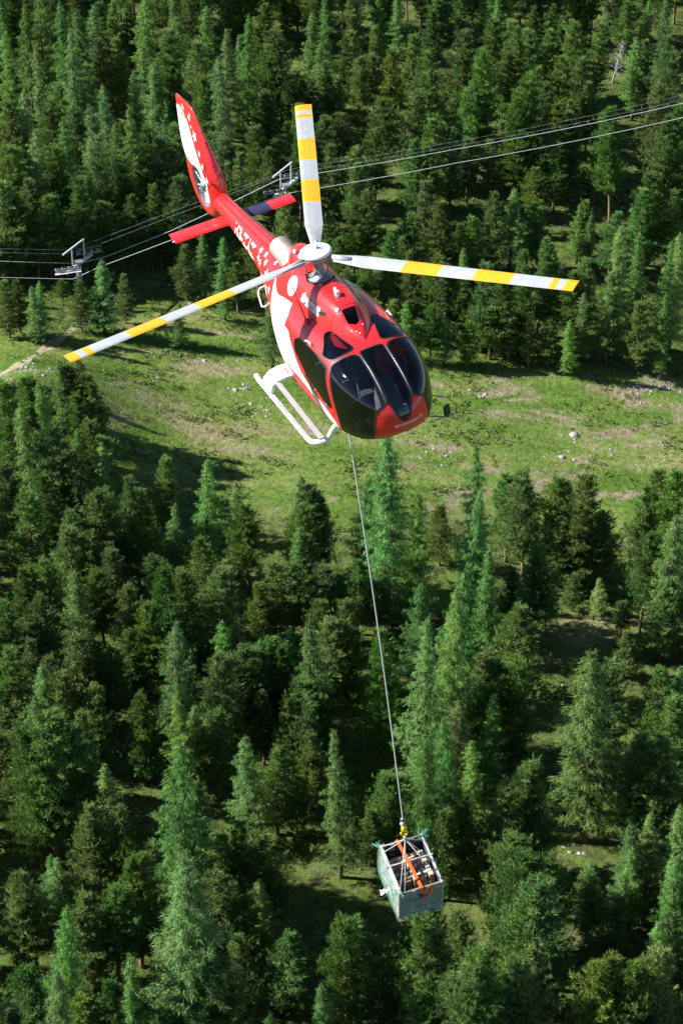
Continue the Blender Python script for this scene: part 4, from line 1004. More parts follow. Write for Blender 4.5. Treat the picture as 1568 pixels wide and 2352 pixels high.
# tail: fin, fan shroud, fan, tailplane
FCX, FCZ, FR = -6.47, 2.02, 0.46
def plate(outline, thick, hole=None, seg=4, round_=0.5):
    """a thick rounded plate in the x-z plane: outline offset inwards towards each face"""
    rings = []
    for k in range(-seg, seg + 1):
        t = k / seg; y = t
        rings.append((y, 1 - abs(t) ** 2.6))
    return rings
def fin_mesh(name, outline, tfun, hole=None):
    """solid from an x-z outline with thickness tfun(x,z) that rounds off at the edge"""
    cx = np.array(outline); V = []; F = []
    poly = [tuple(p) for p in outline]; b = bbox(poly, 0.0)
    bm = bmesh.new(); nu, nv = int((b[1] - b[0]) / 0.05), int((b[3] - b[2]) / 0.05)
    vs = [[bm.verts.new((b[0] + (b[1] - b[0]) * i / nu, b[2] + (b[3] - b[2]) * j / nv, 0)) for i in range(nu + 1)] for j in range(nv + 1)]
    for j in range(nv):
        for i in range(nu): bm.faces.new((vs[j][i], vs[j][i + 1], vs[j + 1][i + 1], vs[j + 1][i]))
    polys = [poly] + ([hole] if hole else [])
    for pl in polys:
        for k in range(len(pl)):
            p, q = pl[k], pl[(k + 1) % len(pl)]
            x0, x1 = min(p[0], q[0]) - 0.06, max(p[0], q[0]) + 0.06; y0, y1 = min(p[1], q[1]) - 0.06, max(p[1], q[1]) + 0.06
            ge = set()
            for f in bm.faces:
                c = f.calc_center_median()
                if x0 <= c.x <= x1 and y0 <= c.y <= y1: ge.add(f); ge.update(f.edges); ge.update(f.verts)
            bmesh.ops.bisect_plane(bm, geom=list(ge), dist=1e-5, plane_co=(p[0], p[1], 0), plane_no=(q[1] - p[1], p[0] - q[0], 0))
    C = np.array([tuple(f.calc_center_median())[:2] for f in bm.faces]); bm.faces.ensure_lookup_table()
    kill = ~in_poly(C, poly)
    if hole: kill |= in_poly(C, hole)
    bmesh.ops.delete(bm, geom=[bm.faces[i] for i in np.nonzero(kill)[0]], context='FACES')
    bm.verts.index_update(); P = np.array([tuple(v.co)[:2] for v in bm.verts])
    def dist(pl):
        d = np.full(len(P), 9.0); pl = np.array(pl)
        for k in range(len(pl)):
            a, c = pl[k], pl[(k + 1) % len(pl)]; ab = c - a; t = np.clip(((P - a) @ ab) / (ab @ ab + 1e-12), 0, 1)
            d = np.minimum(d, np.linalg.norm(P - (a + t[:, None] * ab), axis=1))
        return d
    d = dist(poly); T_ = np.array([tfun(p[0], p[1]) for p in P]); h = T_ * np.sqrt(np.clip(1 - (1 - np.clip(d / (T_ * 1.3), 0, 1)) ** 2, 0, 1))
    if hole: dh = dist(hole); rr = 0.05; h = np.where(dh < rr, h - (rr - dh) * 0.5, h)
    fcs = [[v.index for v in f.verts] for f in bm.faces]; bm.free()
    n = len(P); V = [(P[i][0], -h[i], P[i][1]) for i in range(n)] + [(P[i][0], h[i], P[i][1]) for i in range(n)]
    F = [tuple(f) for f in fcs] + [tuple(i + n for i in reversed(f)) for f in fcs]
    m = bpy.data.meshes.new(name); m.from_pydata(V, [], F)
    b2 = bmesh.new(); b2.from_mesh(m); bmesh.ops.remove_doubles(b2, verts=b2.verts[:], dist=1e-4)
    inner = [v for v in b2.verts if abs(v.co.y) > 0.004 and (not hole or math.hypot(v.co.x - FCX, v.co.z - FCZ) > FR + 0.03)]
    for _ in range(10): bmesh.ops.smooth_vert(b2, verts=inner, factor=0.5, use_axis_x=False, use_axis_y=True, use_axis_z=False)
    b2.to_mesh(m); b2.free()
    m.polygons.foreach_set('use_smooth', [True] * len(m.polygons)); m.update()
    return m
hole = [(FCX + FR * cos(a), FCZ + FR * sin(a)) for a in np.linspace(0, 2 * pi, 28, endpoint=False)]
fin_out = smoothpoly([(-5.62, 2.05), (-5.70, 2.45), (-5.92, 2.95), (-6.25, 3.50), (-6.52, 3.80), (-6.75, 3.84), (-7.5, 3.80), (-7.60, 3.70), (-7.52, 3.40), (-7.36, 2.85), (-7.30, 2.62), (-7.40, 2.35), (-7.40, 1.95), (-7.22, 1.52), (-6.85, 1.27), (-6.40, 1.20), (-5.95, 1.40), (-5.66, 1.72)], 2)
def fin_t(x, z):
    r = math.hypot(x - FCX, z - FCZ)
    t = 0.21 - 0.145 * min(1, max(0, (z - 2.55) / 0.9))
    return t
fin = mobj('tail_fin', fin_mesh('tail_fin', fin_out, fin_t, hole), M['red'], heli)
def fin_pt(P, off, s):
    return np.array([(p[0], s * (fin_t(p[0], p[1]) + off), p[1]) for p in P])
wf = smoothpoly([(-7.50, 3.58), (-7.16, 3.64), (-6.80, 3.36), (-6.50, 3.0), (-6.30, 2.78), (-6.06, 2.60), (-5.86, 2.34), (-5.90, 2.18), (-6.10, 2.40), (-6.45, 2.53), (-6.80, 2.46), (-7.06, 2.56), (-7.24, 2.74), (-7.38, 3.05)], 1)
for s in (-1, 1):
    mobj('white_patch', sheet('white_patch', lambda P, off: fin_pt(P, off, s), bbox(wf), 0.06, keep=wf, off=0.004), M['white'], fin)
    for (x, z, r) in ((-6.98, 3.68, 0.10), (-6.68, 3.54, 0.10), (-6.42, 3.22, 0.15), (-6.18, 2.92, 0.085), (-6.0, 2.70, 0.08), (-5.80, 2.46, 0.10), (-6.56, 3.66, 0.07), (-6.62, 3.36, 0.05)):
        Q = np.concatenate([[[0, 0]], np.array(star(r, 1.0 + x))]) + [x, z]
        mobj('star', npmesh('star', fin_pt(Q, 0.006, s), [(0, 1 + i, 1 + (i + 1) % 10) for i in range(10)]), M['white_decal'], fin)
# duct wall
MB().lathe([(FR + 0.012, -0.195), (FR - 0.005, -0.11), (FR - 0.005, 0.11), (FR + 0.012, 0.195)], 36, Matrix.Translation((FCX, 0, FCZ)) @ Matrix.Rotation(pi / 2, 4, 'X')).build('fan_duct', M['alloy'], fin, True)
fan = MB().lathe([(0.0, 0.12), (0.08, 0.11), (0.13, 0.05), (0.13, -0.1), (0, -0.1)], 20, Matrix.Translation((FCX, -0.08, FCZ)) @ Matrix.Rotation(pi / 2, 4, 'X')).build('tail_fan', M['alloy'], heli, True)
for k in range(10):
    a = 2 * pi * k / 10 + 0.2 * (k % 3)
    d = Vector((cos(a), 0, sin(a))); tn = Vector((-sin(a), 0, cos(a))); yv = Vector((0, 1, 0))
    c = Vector((FCX, -0.11, FCZ)); w1 = tn * 0.03 + yv * 0.022; w2 = tn * 0.05 + yv * 0.03; th = yv * 0.006 - tn * 0.006
    vs = [c + d * 0.12 - w1, c + d * 0.12 + w1, c + d * 0.44 + w2, c + d * 0.44 - w2]
    MB().add([v + th for v in vs] + [v - th for v in vs], [(0, 1, 2, 3), (7, 6, 5, 4), (0, 4, 5, 1), (1, 5, 6, 2), (2, 6, 7, 3), (3, 7, 4, 0)]).build('fan_blade', M['white'], fan)
for a in (0.5, 2.6, 4.7):
    d = Vector((cos(a), 0, sin(a))); c = Vector((FCX, 0.06, FCZ))
    MB().beam(c, c + d * 0.455, 0.05, 0.03).build('strut', M['alloy'], fan)
# tailplane
def wing(y0, y1, name, m):
    A = [(0, 0), (0.04, 0.028), (0.15, 0.04), (0.32, 0.028), (0.48, 0.003), (0.32, -0.02), (0.15, -0.03), (0.04, -0.022)]
    V = [(-4.99 - c, y, 1.74 + t) for y in (y0, y1) for c, t in A]; n = len(A)
    return MB().add(V, [(k, (k + 1) % n, n + (k + 1) % n, n + k) for k in range(n)] + [tuple(range(n)), tuple(range(n, 2 * n))]).build(name, m, heli)
stab = wing(-1.37, 0.30, 'tailplane', M['red'])
for p in (wing(0.30, 0.82, 'dark_span', M['navy']), wing(0.82, 1.37, 'tailplane_tip', M['red'])): p.parent = stab  # middle piece of the port half is dark blue
for k in range(22):
    y = -1.28 + k * 0.046
    MB().box((-5.30, y, 1.768), (0.24, 0.014, 0.006), Matrix.Rotation(-0.09, 3, 'Y')).build('rib', M['red'], stab)
MB().lathe([(0, 0.04), (0.02, 0.02), (0.02, -0.02)], 8, Matrix.Translation((-5.1, -1.38, 1.74)) @ Matrix.Rotation(pi / 2, 4, 'X')).build('navigation_light', M['lamp'], stab, True)

# landing gear
def skid(s):
    pts = [(-1.72, s * 1.19, 0.10), (-1.5, s * 1.19, 0.06), (1.05, s * 1.19, 0.06)]
    cen = Vector((1.05, s * 0.97, 0.06))
    for k in range(1, 7):
        a = pi / 2 * k / 6; pts.append((1.05 + 0.26 * sin(a), s * (1.19 - 0.26 * (1 - cos(a))), 0.06 + 0.03 * k / 6))
    pts += [(1.38, s * 0.86, 0.22), (1.46, s * 0.78, 0.40), (1.52, s * 0.62, 0.55), (1.55, s * 0.4, 0.60)]
    sk = MB().tube(pts, 0.055, 12).build('landing_skid', M['white'], heli, True)
    for x0, x1 in ((-0.55, 0.0), (0.25, 0.95)):
        MB().box(((x0 + x1) / 2, s * 1.19, 0.112), (x1 - x0, 0.06, 0.012)).build('tread', M['grey_tread'], sk)
    # broad rear leg
    q = [(-0.62, s * 0.70, 0.62, 0.52), (-0.70, s * 0.92, 0.60, 0.50), (-0.82, s * 1.08, 0.50, 0.46), (-0.98, s * 1.15, 0.32, 0.44), (-1.12, s * 1.19, 0.09, 0.52)]
    V = []; F = []
    for i, (x, y, z, w) in enumerate(q):
        nrm = Vector((0, s * (0.25 + 0.18 * i), 1 - 0.2 * i)).normalized() * 0.035
        for dx in (-w / 2, w / 2):
            for sg in (1, -1): V.append((x + dx, y + nrm.y * sg, z + nrm.z * sg))
    for i in range(len(q) - 1):
        b = i * 4
        for (p, r) in ((0, 1), (1, 3), (3, 2), (2, 0)): F.append((b + p, b + r, b + 4 + r, b + 4 + p))
    F += [(0, 2, 3, 1), (16, 17, 19, 18)]
    leg = MB().add(V, F).build('rear_leg', M['white'], heli)
    MB().box((-0.66, s * 0.86, 0.648), (0.22, 0.06, 0.012), Matrix.Rotation(s * 0.1, 3, 'X')).build('grip_strip', M['grey_tread'], leg)
    # long step bar between the legs
    MB().beam((-0.98, s * 1.10, 0.50), (1.52, s * 1.07, 0.30), 0.10, 0.035).build('step', M['grey_tread'], heli, bevel=0.008)
    return sk
skid(-1); skid(1)
MB().tube([(1.55, -0.45, 0.60), (1.55, 0.45, 0.60)], 0.05, 10).build('cross_tube', M['white'], heli, True)
# handrail loop on the starboard flank, door handles, mirror on the port nose
MB().tube([(-1.95, -0.50, 1.86), (-2.02, -0.66, 1.80), (-1.98, -0.72, 1.72), (-1.62, -0.80, 1.62), (-1.52, -0.76, 1.66), (-1.45, -0.66, 1.76)], 0.017, 8).build('handrail', M['white'], heli, True)
for s in (-1, 1):
    pts = cabin_pt([(s * 66, 62), (s * 62, 62), (s * 56, 58), (s * 55, 55)], 0.045)
    MB().tube([tuple(cabin_pt([(s * 67, 62)])[0])] + [tuple(p) for p in pts], 0.018, 8).build('grab_handle', M['lamp'], heli, True)
mir = MB(); mir.tube([(2.75, 0.62, 0.80), (2.95, 1.02, 0.72), (2.9, 1.12, 0.75)], 0.012, 6); mir.tube([(2.2, 0.95, 0.85), (2.55, 1.22, 0.85), (2.8, 1.26, 0.76), (2.86, 1.2, 0.68)], 0.010, 6); mir.tube([(2.86, 1.2, 0.68), (2.78, 0.66, 0.66)], 0.010, 6)
mo = mir.build('mirror_arm', M['alloy'], heli, True)
bm_ = MB(); bm_.box((2.92, 1.0, 0.86), (0.05, 0.15, 0.21), Matrix.Rotation(0.4, 3, 'Z')); bm_.build('mirror', M['dark'], mo, bevel=0.02)
# belly hook
MB().tube([(0, 0, 0.50), (0, 0, 0.40)], 0.06, 10).build('cargo_hook', M['alloy'], heli)

# cabin inside
MB().box((1.15, 0, 0.74), (2.1, 1.50, 0.05)).build('cabin_floor', M['cabin'], heli)
MB().box((0.14, 0, 1.42), (0.06, 1.62, 1.45)).build('bulkhead', M['cabin'], heli, bevel=0.02)
def seat(x, y):
    mb = MB(); mb.box((x + 0.22, y, 1.02), (0.50, 0.46, 0.14)); mb.box((x - 0.06, y, 1.42), (0.12, 0.46, 0.72), Matrix.Rotation(-0.14, 3, 'Y')); mb.box((x - 0.12, y, 1.86), (0.09, 0.26, 0.18)); mb.box((x + 0.2, y, 0.85), (0.36, 0.36, 0.22))
    return mb.build('seat', M['seat'], heli, bevel=0.025)
for y in (-0.60, 0.0, 0.56): seat(1.35, y)
for y in (-0.66, -0.22, 0.22, 0.66): seat(0.45, y)
mb = MB()
V = []; F = []
prof = [(3.30, 0.07, 1.28, 1.40), (3.16, 0.13, 1.12, 1.60), (2.98, 0.17, 0.95, 1.78), (2.82, 0.20, 0.82, 1.90), (2.66, 0.23, 0.76, 1.94), (2.54, 0.23, 0.76, 1.86)]
for (x, w, z0, z1) in prof:
    for k in range(9):
        a = pi * k / 8; V.append((x, -0.02 + w * cos(a) * (abs(sin(a)) ** 0.2 if 0 else 1), z0 + (z1 - z0) * (sin(a) ** 0.5)))
for i in range(len(prof) - 1):
    for k in range(8): F.append((i * 9 + k, i * 9 + k + 1, (i + 1) * 9 + k + 1, (i + 1) * 9 + k))
F.append(tuple(range(9))); F.append(tuple(range(45, 54)))
con = mb.add(V, F).build('instrument_console', M['console'], heli, True)
MB().box((2.50, -0.05, 1.60), (0.02, 0.30, 0.28)).build('instrument_screen', M['dark'], con)
for y in (-0.62, -0.38, 0.38, 0.62): MB().box((2.42, y, 0.90), (0.08, 0.10, 0.16), Matrix.Rotation(-0.5, 3, 'Y')).build('pedal', M['console'], heli, bevel=0.01)
MB().tube([(2.1, -0.62, 1.20), (2.06, -0.34, 1.22), (1.95, -0.32, 1.62), (2.0, -0.60, 1.66)], 0.02, 6).build('doorpost_frame', M['console'], heli)

# pilot on the port front seat
def person_mesh():
    J = {}
    V = []; E = []; Rr = []
    def v(n, p, r, par=None):
        J[n] = len(V); V.append(p); Rr.append(r)
        if par: E.append((J[par], J[n]))
    y0 = 0.56
    v('pelvis', (1.50, y0, 1.16), (0.15, 0.17)); v('waist', (1.46, y0, 1.34), (0.13, 0.16), 'pelvis'); v('chest', (1.43, y0, 1.56), (0.14, 0.19), 'waist'); v('neckb', (1.43, y0, 1.72), (0.08, 0.09), 'chest'); v('neck', (1.45, y0, 1.80), (0.06, 0.06), 'neckb'); v('jaw', (1.49, y0, 1.86), (0.075, 0.075), 'neck'); v('head', (1.48, y0, 1.97), (0.10, 0.09), 'jaw'); v('crown', (1.46, y0, 2.04), (0.07, 0.07), 'head')
    for s, nm in ((-1, 'r'), (1, 'l')):
        v('sh' + nm, (1.43, y0 + s * 0.19, 1.66), (0.075, 0.075), 'chest'); v('el' + nm, (1.58, y0 + s * 0.27, 1.42), (0.05, 0.05), 'sh' + nm); v('wr' + nm, (1.83, y0 + s * 0.17, 1.38), (0.033, 0.033), 'el' + nm); v('pa' + nm, (1.90, y0 + s * 0.15, 1.37), (0.034, 0.028), 'wr' + nm)
        for q in range(4): v(f'f{q}{nm}', (1.95, y0 + s * (0.12 + 0.018 * q), 1.385 - 0.004 * q), (0.010, 0.010), 'pa' + nm); v(f'g{q}{nm}', (1.975, y0 + s * (0.11 + 0.018 * q), 1.35), (0.009, 0.009), f'f{q}{nm}')
        v('th' + nm, (1.89, y0 + s * 0.105, 1.36), (0.011, 0.011), 'pa' + nm); v('tk' + nm, (1.925, y0 + s * 0.09, 1.345), (0.009, 0.009), 'th' + nm)
        v('hp' + nm, (1.56, y0 + s * 0.10, 1.14), (0.10, 0.10), 'pelvis'); v('kn' + nm, (1.98, y0 + s * 0.15, 1.18), (0.07, 0.07), 'hp' + nm); v('an' + nm, (2.30, y0 + s * 0.15, 0.84), (0.05, 0.05), 'kn' + nm); v('to' + nm, (2.50, y0 + s * 0.15, 0.80), (0.04, 0.04), 'an' + nm)
    m = bpy.data.meshes.new('person'); m.from_pydata(V, E, []); o = bpy.data.objects.new('person_src', m); COL.objects.link(o)
    md = o.modifiers.new('skin', 'SKIN'); md.use_smooth_shade = True
    for d, r in zip(m.skin_vertices[0].data, Rr): d.radius = r
    m.skin_vertices[0].data[0].use_root = True
    o.modifiers.new('sub', 'SUBSURF').render_levels = 1
    o.modifiers['sub'].levels = 1
    bpy.context.view_layer.update()
    me = bpy.data.meshes.new_from_object(o.evaluated_get(bpy.context.evaluated_depsgraph_get()))
    bpy.data.objects.remove(o); return me
M['jacket'] = mat('red_jacket', (0.55, 0.03, 0.02), 0.8, var=0.2, scale=8)
pil = mobj('person', person_mesh(), M['jacket'])
pil.data.materials.append(M['navy'])
for p_ in pil.data.polygons:
    if p_.center[0] > 1.6 and p_.center[2] < 1.30: p_.material_index = 1
pil.matrix_world = HELI
tag(pil, 'pilot in red jacket and dark helmet behind the windscreen', 'person')
skin = mat('skin', (0.45, 0.26, 0.19), 0.55, var=0.08)
hm = MB(); hm.lathe([(0.0, 0.15), (0.06, 0.14), (0.11, 0.09), (0.135, 0.0), (0.13, -0.07), (0.10, -0.10)], 20, Matrix.Translation((1.465, 0.56, 1.98)) @ Matrix.Rotation(0.12, 4, 'Y'))
hm.build('helmet', M['navy'], pil, True)
fm = MB(); fm.lathe([(0.0, 0.035), (0.04, 0.03), (0.068, 0.0), (0.06, -0.03)], 14, Matrix.Translation((1.545, 0.56, 1.90)) @ Matrix.Rotation(pi / 2, 4, 'Y')); fm.build('face', skin, pil, True)
MB().tube([(1.60, 0.50, 1.965), (1.615, 0.56, 1.965), (1.60, 0.62, 1.965)], 0.028, 8).build('visor', M['dark'], pil, True)
# ------------------------------------------------------------------ long line and load
M['rope'] = mat('grey_rope', (0.52, 0.53, 0.52), 0.8, var=0.15, scale=30, bump=0.5, bscale=60)
M['hook_yellow'] = mat('hook_yellow', (0.80, 0.58, 0.03), 0.45)
M['board_grey'] = mat('shaded_grey_board', (0.22, 0.225, 0.225), 0.85, var=0.3, scale=7, bump=0.4, bscale=25)  # grey planks; darkened so the crate front carries its shade in the colour
M['board_pale'] = mat('sunlit_pale_board', (0.48, 0.465, 0.435), 0.85, var=0.25, scale=7, bump=0.4, bscale=25)  # the crate's side boards, sunlight worked into the paler colour
M['timber'] = mat('timber', (0.42, 0.29, 0.17), 0.85, var=0.35, scale=6, bump=0.3, bscale=20)
M['timber_pale'] = mat('pale_timber', (0.62, 0.50, 0.32), 0.85, var=0.25, scale=6)
M['net'] = mat('green_net', (0.14, 0.38, 0.32), 0.75, var=0.25, scale=12)
M['orange'] = mat('orange_strap', (0.85, 0.13, 0.02), 0.7, var=0.08, scale=20)
M['blue'] = mat('blue_buckle', (0.03, 0.04, 0.25), 0.5)
M['film'] = mat('plastic_film', (0.70, 0.72, 0.76), 0.35, var=0.1)
M['membrane'] = mat('board_lining', (0.055, 0.055, 0.06), 0.7, var=0.25, scale=5)
hookW = HELI @ Vector((0, 0, 0.40)); apex = Vector((1.39, 38.4619, 199.2797))
ld_ = (apex - hookW).normalized(); Lr = (apex - hookW).length
rp = [hookW + (apex - hookW) * (k / 24) + Vector((0.05 * sin(pi * k / 24), 0, 0)) for k in range(24)] + [apex - ld_ * 0.42]
line = MB().tube(rp, 0.0145, 8).build('long_line', M['rope'], None, True)
tag(line, 'long grey lifting line hanging from the helicopter belly to the crate', 'rope')
hk = empty('swivel_hook', apex)
MB().tube([-ld_ * 0.46, -ld_ * 0.40], [0.03, 0.045], 10).build('ferrule', M['alloy'], hk, True)
sh_ = MB(); sh_.tube([-ld_ * 0.40 + Vector((0.05 * cos(a), 0, 0.05 * sin(a))) for a in np.linspace(0, 2 * pi, 12)], 0.014, 6); sh_.build('shackle', M['alloy'], hk, True)
sw = MB(); sw.lathe([(0, 0.055), (0.036, 0.044), (0.052, 0.0), (0.036, -0.044), (0, -0.055)], 14, Matrix.Translation(-ld_ * 0.30 + Vector((-0.02, 0, 0)))); sw.build('swivel', M['galv_white'], hk, True)
hb = MB(); hb.lathe([(0.02, 0.12), (0.055, 0.10), (0.065, 0.02), (0.05, -0.06), (0.02, -0.08)], 12, Matrix.Translation(-ld_ * 0.15)); hb.build('hook_body', M['hook_yellow'], hk, True)
MB().tube([-ld_ * 0.09 + Vector((0.0 + 0.07 * sin(a), 0.02, -0.06 + 0.07 * cos(a))) for a in np.linspace(0.2, 5.0, 12)], [0.026] * 11 + [0.012], 8).build('hook', M['hook_yellow'], hk, True)
MB().tube([(0.0, 0, -0.05), (0.012, 0, -0.12)], 0.035, 8).build('ring', M['timber_pale'], hk, True)
tag(hk, 'yellow swivel hook at the end of the line above the crate', 'hook')

BOX = Matrix(((0.9468, -0.3217, -0.0093, 1.554), (0.31168, 0.92367, -0.22277, 38.6496), (0.08022, 0.20801, 0.97481, 197.3535), (0, 0, 0, 1)))
BI = BOX.inverted()
CW, CD, CH = 1.025, 1.33, 1.13
cr = empty('crate', mat4=BOX)
tag(cr, 'open wooden load crate wrapped in green net hanging under the helicopter', 'crate')
rr = random.Random(4)
tk = 0.035; nl = 5; lh = (CH - 0.13) / nl
for i in range(nl):
    z = 0.13 + lh * (i + 0.5); j = rr.uniform(-0.004, 0.004)
    top = i == nl - 1
    for s in (-1, 1):
        MB().box((s * (CW / 2 - tk / 2 + j), 0, z), (tk, CD, lh - 0.008)).build('board', M['board_pale'], cr, bevel=0.004)
        MB().box((0, s * (CD / 2 - tk / 2 + j), z), (CW - 2 * tk - 0.004, tk, lh - 0.008)).build('board', M['board_grey'], cr, bevel=0.004)  # front and back in the darker tone, shade painted in
        # dark inner lining of each collar
        MB().box((s * (CW / 2 - tk - 0.006), 0, z), (0.008, CD - 2 * tk - 0.02, lh - 0.02)).build('lining', M['membrane'], cr)
        MB().box((0, s * (CD / 2 - tk - 0.006), z), (CW - 2 * tk - 0.03, 0.008, lh - 0.02)).build('lining', M['membrane'], cr)
    for s in (-1, 1):
        MB().box((-0.22 * s, CD / 2 - tk - 0.014, z + lh * 0.40), (0.11, 0.010, 0.016)).build('hinge', M['galv_white'], cr)
        MB().box((-0.18 * s, -CD / 2 - 0.006, z + lh * 0.38), (0.09, 0.010, 0.016)).build('hinge', M['galv_white'], cr)
for s in (-1, 1):
    MB().box((s * (CW / 2 - 0.035), 0, CH + 0.010), (0.052, CD + 0.02, 0.02)).build('rim_board', M['board_pale'], cr, bevel=0.005)
    for t in (-1, 1): MB().box((s * (CW / 2 - 0.012), t * (CD / 2 - 0.012), CH * 0.5 + 0.06), (0.05, 0.05, CH - 0.13), None).build('corner_post', M['timber'], cr, bevel=0.006)
for k in range(5): MB().box((0, -CD / 2 + 0.12 + k * (CD - 0.24) / 4, 0.115), (CW, 0.14, 0.024)).build('deck_board', M['timber'], cr, bevel=0.003)
for x in (-0.44, 0, 0.44):
    for y in (-0.55, 0, 0.55): MB().box((x, y, 0.062), (0.10, 0.14, 0.08)).build('pallet_block', M['timber'], cr, bevel=0.003)
    MB().box((x, 0, 0.012), (0.10, CD, 0.022)).build('runner', M['timber'], cr, bevel=0.003)
# cross brace
MB().box((0.0, 0.10, CH - 0.03), (CW + 0.06, 0.035, 0.075)).build('cross_brace', M['board_grey'], cr, bevel=0.004)
MB().tube([(-CW / 2 - 0.03, 0.075, CH + 0.02), (CW / 2 + 0.03, 0.075, CH + 0.02)], 0.012, 6).build('brace_rod', M['galv_white'], cr)
# net strands over the left, front and right faces, a little slack
def strand_net(pf, nu, nv, r, sag):
    mb = MB()
    for i in range(nu + 1):
        mb.tube([pf(i / nu + (0.5 / nu if k % 2 else 0) * (0 if i == nu else 1), k / nv) for k in range(nv + 1)], r, 3, cap=False)
    for k in range(nv + 1):
        mb.tube([pf(i / nu, k / nv) for i in range(nu + 1)], r, 3, cap=False)
    return mb
def face_left(u, v): return (-CW / 2 - 0.015 - 0.03 * abs(noise.noise((u * 5, v * 5, 1))) - 0.03 * sin(pi * v), -CD / 2 + CD * u, 0.02 + (CH - 0.05) * v + 0.02 * noise.noise((u * 9, v * 9, 4)))
def face_front(u, v): return (-CW / 2 + CW * u, -CD / 2 - 0.015 - 0.02 * abs(noise.noise((u * 5, v * 5, 2))), 0.02 + (CH * 0.80 - 0.05) * v + 0.015 * noise.noise((u * 9, v * 9, 5)))
def face_right(u, v): return (CW / 2 + 0.015 + 0.02 * abs(noise.noise((u * 5, v * 5, 3))), -CD / 2 + CD * u, 0.02 + (CH - 0.05) * v)
net = strand_net(face_left, 16, 14, 0.0045, 0).build('net', M['net'], cr)
for nf, a, b in ((face_front, 13, 10), (face_right, 14, 12)):
    strand_net(nf, a, b, 0.005, 0).build('net', M['net'], cr)
for (x, y) in ((-1, 1), (1, 1), (-1, -1)):
    mb = MB(); c = Vector((x * (CW / 2 - 0.01), y * (CD / 2 - 0.02), CH + 0.02))
    for k in range(16):
        d = Vector((rr.gauss(0, 0.07), rr.gauss(0, 0.07), rr.uniform(-0.14, 0.05))); d2 = Vector((rr.gauss(0, 0.07), rr.gauss(0, 0.07), rr.uniform(-0.16, 0.04)))
        mb.tube([c + d * 0.4, c + d, c + (d + d2) * 0.6, c + d2], 0.006, 4)
    mb.build('net_bunch', M['net'], cr)
# folded plastic sheet flapping from the left side
V = []; F = []
for i in range(7):
    for j in range(5):
        u = i / 6; v = j / 4
        V.append((-CW / 2 - 0.03 - 0.22 * u, -0.05 - 0.12 * v + 0.03 * sin(u * 7 + v * 4), 0.62 - 0.10 * u + 0.05 * sin(v * 9 + u * 5) - 0.05 * v))
for i in range(6):
    for j in range(4): F.append((i * 5 + j, i * 5 + j + 1, (i + 1) * 5 + j + 1, (i + 1) * 5 + j))
MB().add(V, F).build('plastic_sheet', M['film'], cr, True)
# slings
apl = BI @ apex
sl = empty('lifting_slings', apex); sl['label'] = 'pale rope slings running from the hook to the crate rim'; sl['category'] = 'slings'
def W_(p): return (BOX @ Vector(p)) - apex
for (x, y, dd) in ((-1, 1, 0.0), (-1, 1, -0.16), (1, 1, 0.0), (1, 1, -0.14), (-1, -1, 0.0), (-1, -1, 0.12), (1, -1, 0.0), (1, -1, 0.55)):
    p = (x * (CW / 2 - 0.02 - (abs(dd) if y < 0 and x < 0 else 0)), y * (CD / 2 - 0.03) + (dd if not (y < 0 and x < 0) else 0.0), CH)
    MB().tube([Vector((0.012, 0, -0.13)), (Vector((0.012, 0, -0.13)) + W_(p)) * 0.5 + Vector((0, 0, -0.008)), W_(p)], 0.0095, 6).build('sling', M['rope'], sl, True)
# orange ratchet strap across the load
def strap(pts, w, name, mt, par):
    V = []; F = []
    for i, p in enumerate(pts):
        p = Vector(p); a = Vector(pts[max(i - 1, 0)]); b = Vector(pts[min(i + 1, len(pts) - 1)]); d = (b - a).normalized(); s = Vector((1, 0, 0)); s = (s - d * s.dot(d)).normalized() * w / 2; n = d.cross(s).normalized() * 0.004
        V += [p - s + n, p + s + n, p + s - n, p - s - n]
        if i:
            q = (i - 1) * 4
            for k in range(4): F.append((q + k, q + (k + 1) % 4, q + 4 + (k + 1) % 4, q + 4 + k))
    return MB().add(V, F).build(name, mt, par)
st_ = empty('ratchet_strap', mat4=BOX); tag(st_, 'orange ratchet strap stretched across the open crate', 'strap')
strap([(-0.12, CD / 2 + 0.01, CH * 0.5), (-0.10, CD / 2 + 0.012, CH + 0.03), (-0.07, 0.3, CH + 0.035), (-0.03, -0.2, CH + 0.04), (0.0, -CD / 2 - 0.012, CH + 0.025), (0.0, -CD / 2 - 0.03, CH - 0.18), (0.0, -CD / 2 - 0.035, CH - 0.32)], 0.075, 'webbing', M['orange'], st_)
strap([(0.01, -CD / 2 - 0.03, CH - 0.22), (0.10, -CD / 2 - 0.05, CH - 0.05), (0.20, -CD / 2 - 0.02, CH + 0.02), (0.24, -CD / 2 - 0.05, CH - 0.06), (0.22, -CD / 2 - 0.06, CH - 0.22), (0.14, -CD / 2 - 0.06, CH - 0.33), (0.02, -CD / 2 - 0.05, CH - 0.38), (-0.06, -CD / 2 - 0.05, CH - 0.44)], 0.05, 'loose_end', M['orange'], st_)
MB().box((0.0, -CD / 2 - 0.05, CH - 0.24), (0.10, 0.05, 0.12)).build('ratchet', M['blue'], st_, bevel=0.01)
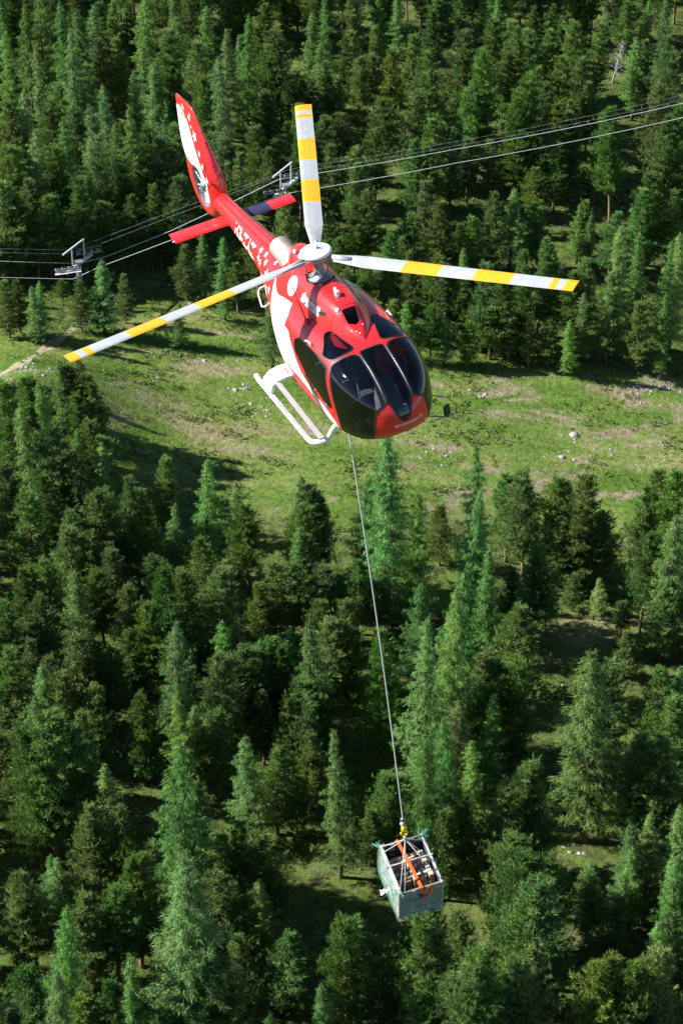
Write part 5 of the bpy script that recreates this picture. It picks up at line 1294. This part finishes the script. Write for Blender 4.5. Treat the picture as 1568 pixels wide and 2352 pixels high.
MB().tube([(0.02, -CD / 2 - 0.035, CH - 0.48), (0.03, -CD / 2 - 0.045, CH - 0.62), (0.02, -CD / 2 - 0.04, CH - 0.78)], 0.012, 5).build('green_cord', M['net'], st_)
# stacked pallets and timber inside
def pallet(z, y, rx, label, tone):
    p = empty('pallet', mat4=BOX @ Matrix.Translation((0, y, z)) @ Matrix.Rotation(rx, 4, 'X') @ Matrix.Rotation(rr.uniform(-0.04, 0.04), 4, 'Z'))
    for k in range(5): MB().box((-0.36 + k * 0.18, 0, 0.06), (0.11, 0.46, 0.022)).build('slat', M[tone], p, bevel=0.003)
    for x in (-0.36, 0, 0.36):
        for yy in (-0.18, 0.18): MB().box((x, yy, 0.0), (0.10, 0.10, 0.085)).build('block', M['timber_pale'], p, bevel=0.004)
    for yy in (-0.18, 0.18): MB().box((0, yy, -0.055), (0.84, 0.10, 0.02)).build('runner', M[tone], p, bevel=0.003)
    tag(p, label, 'pallet', 'broken pallets inside the crate')
for (z, y, rx, lb, tn) in ((0.78, -0.34, 1.30, 'brown wooden pallet standing on edge nearest the crate front', 'timber'), (0.76, -0.14, 1.25, 'grey wooden pallet standing second from the crate front', 'board_grey'), (0.74, 0.04, 1.28, 'brown wooden pallet standing third from the crate front', 'timber'), (0.70, 0.26, 0.9, 'pale wooden pallet leaning behind the cross brace', 'timber_pale'), (0.45, 0.40, 0.15, 'wooden pallet lying flat at the crate back', 'timber'), (0.40, -0.2, 0.0, 'wooden pallet lying flat under the standing ones', 'timber')):
    pallet(z, y, rx, lb, tn)
for i, (x0, y0, z0, x1, y1, z1, mtk, lb) in enumerate(((-0.42, -0.25, 0.93, 0.40, -0.18, 0.98, 'galv_white', 'pale metal bar across the pallets nearest the front'), (-0.40, -0.08, 0.92, 0.42, 0.0, 0.95, 'board_grey', 'grey lath across the pallets behind the pale bar'), (-0.36, 0.22, 0.86, 0.30, 0.34, 0.90, 'timber_pale', 'pale brown lath at the back of the load'))):
    o = MB().beam((x0, y0, z0), (x1, y1, z1), 0.045, 0.03).build('lath', M[mtk]); o.matrix_world = BOX; tag(o, lb, 'lath')
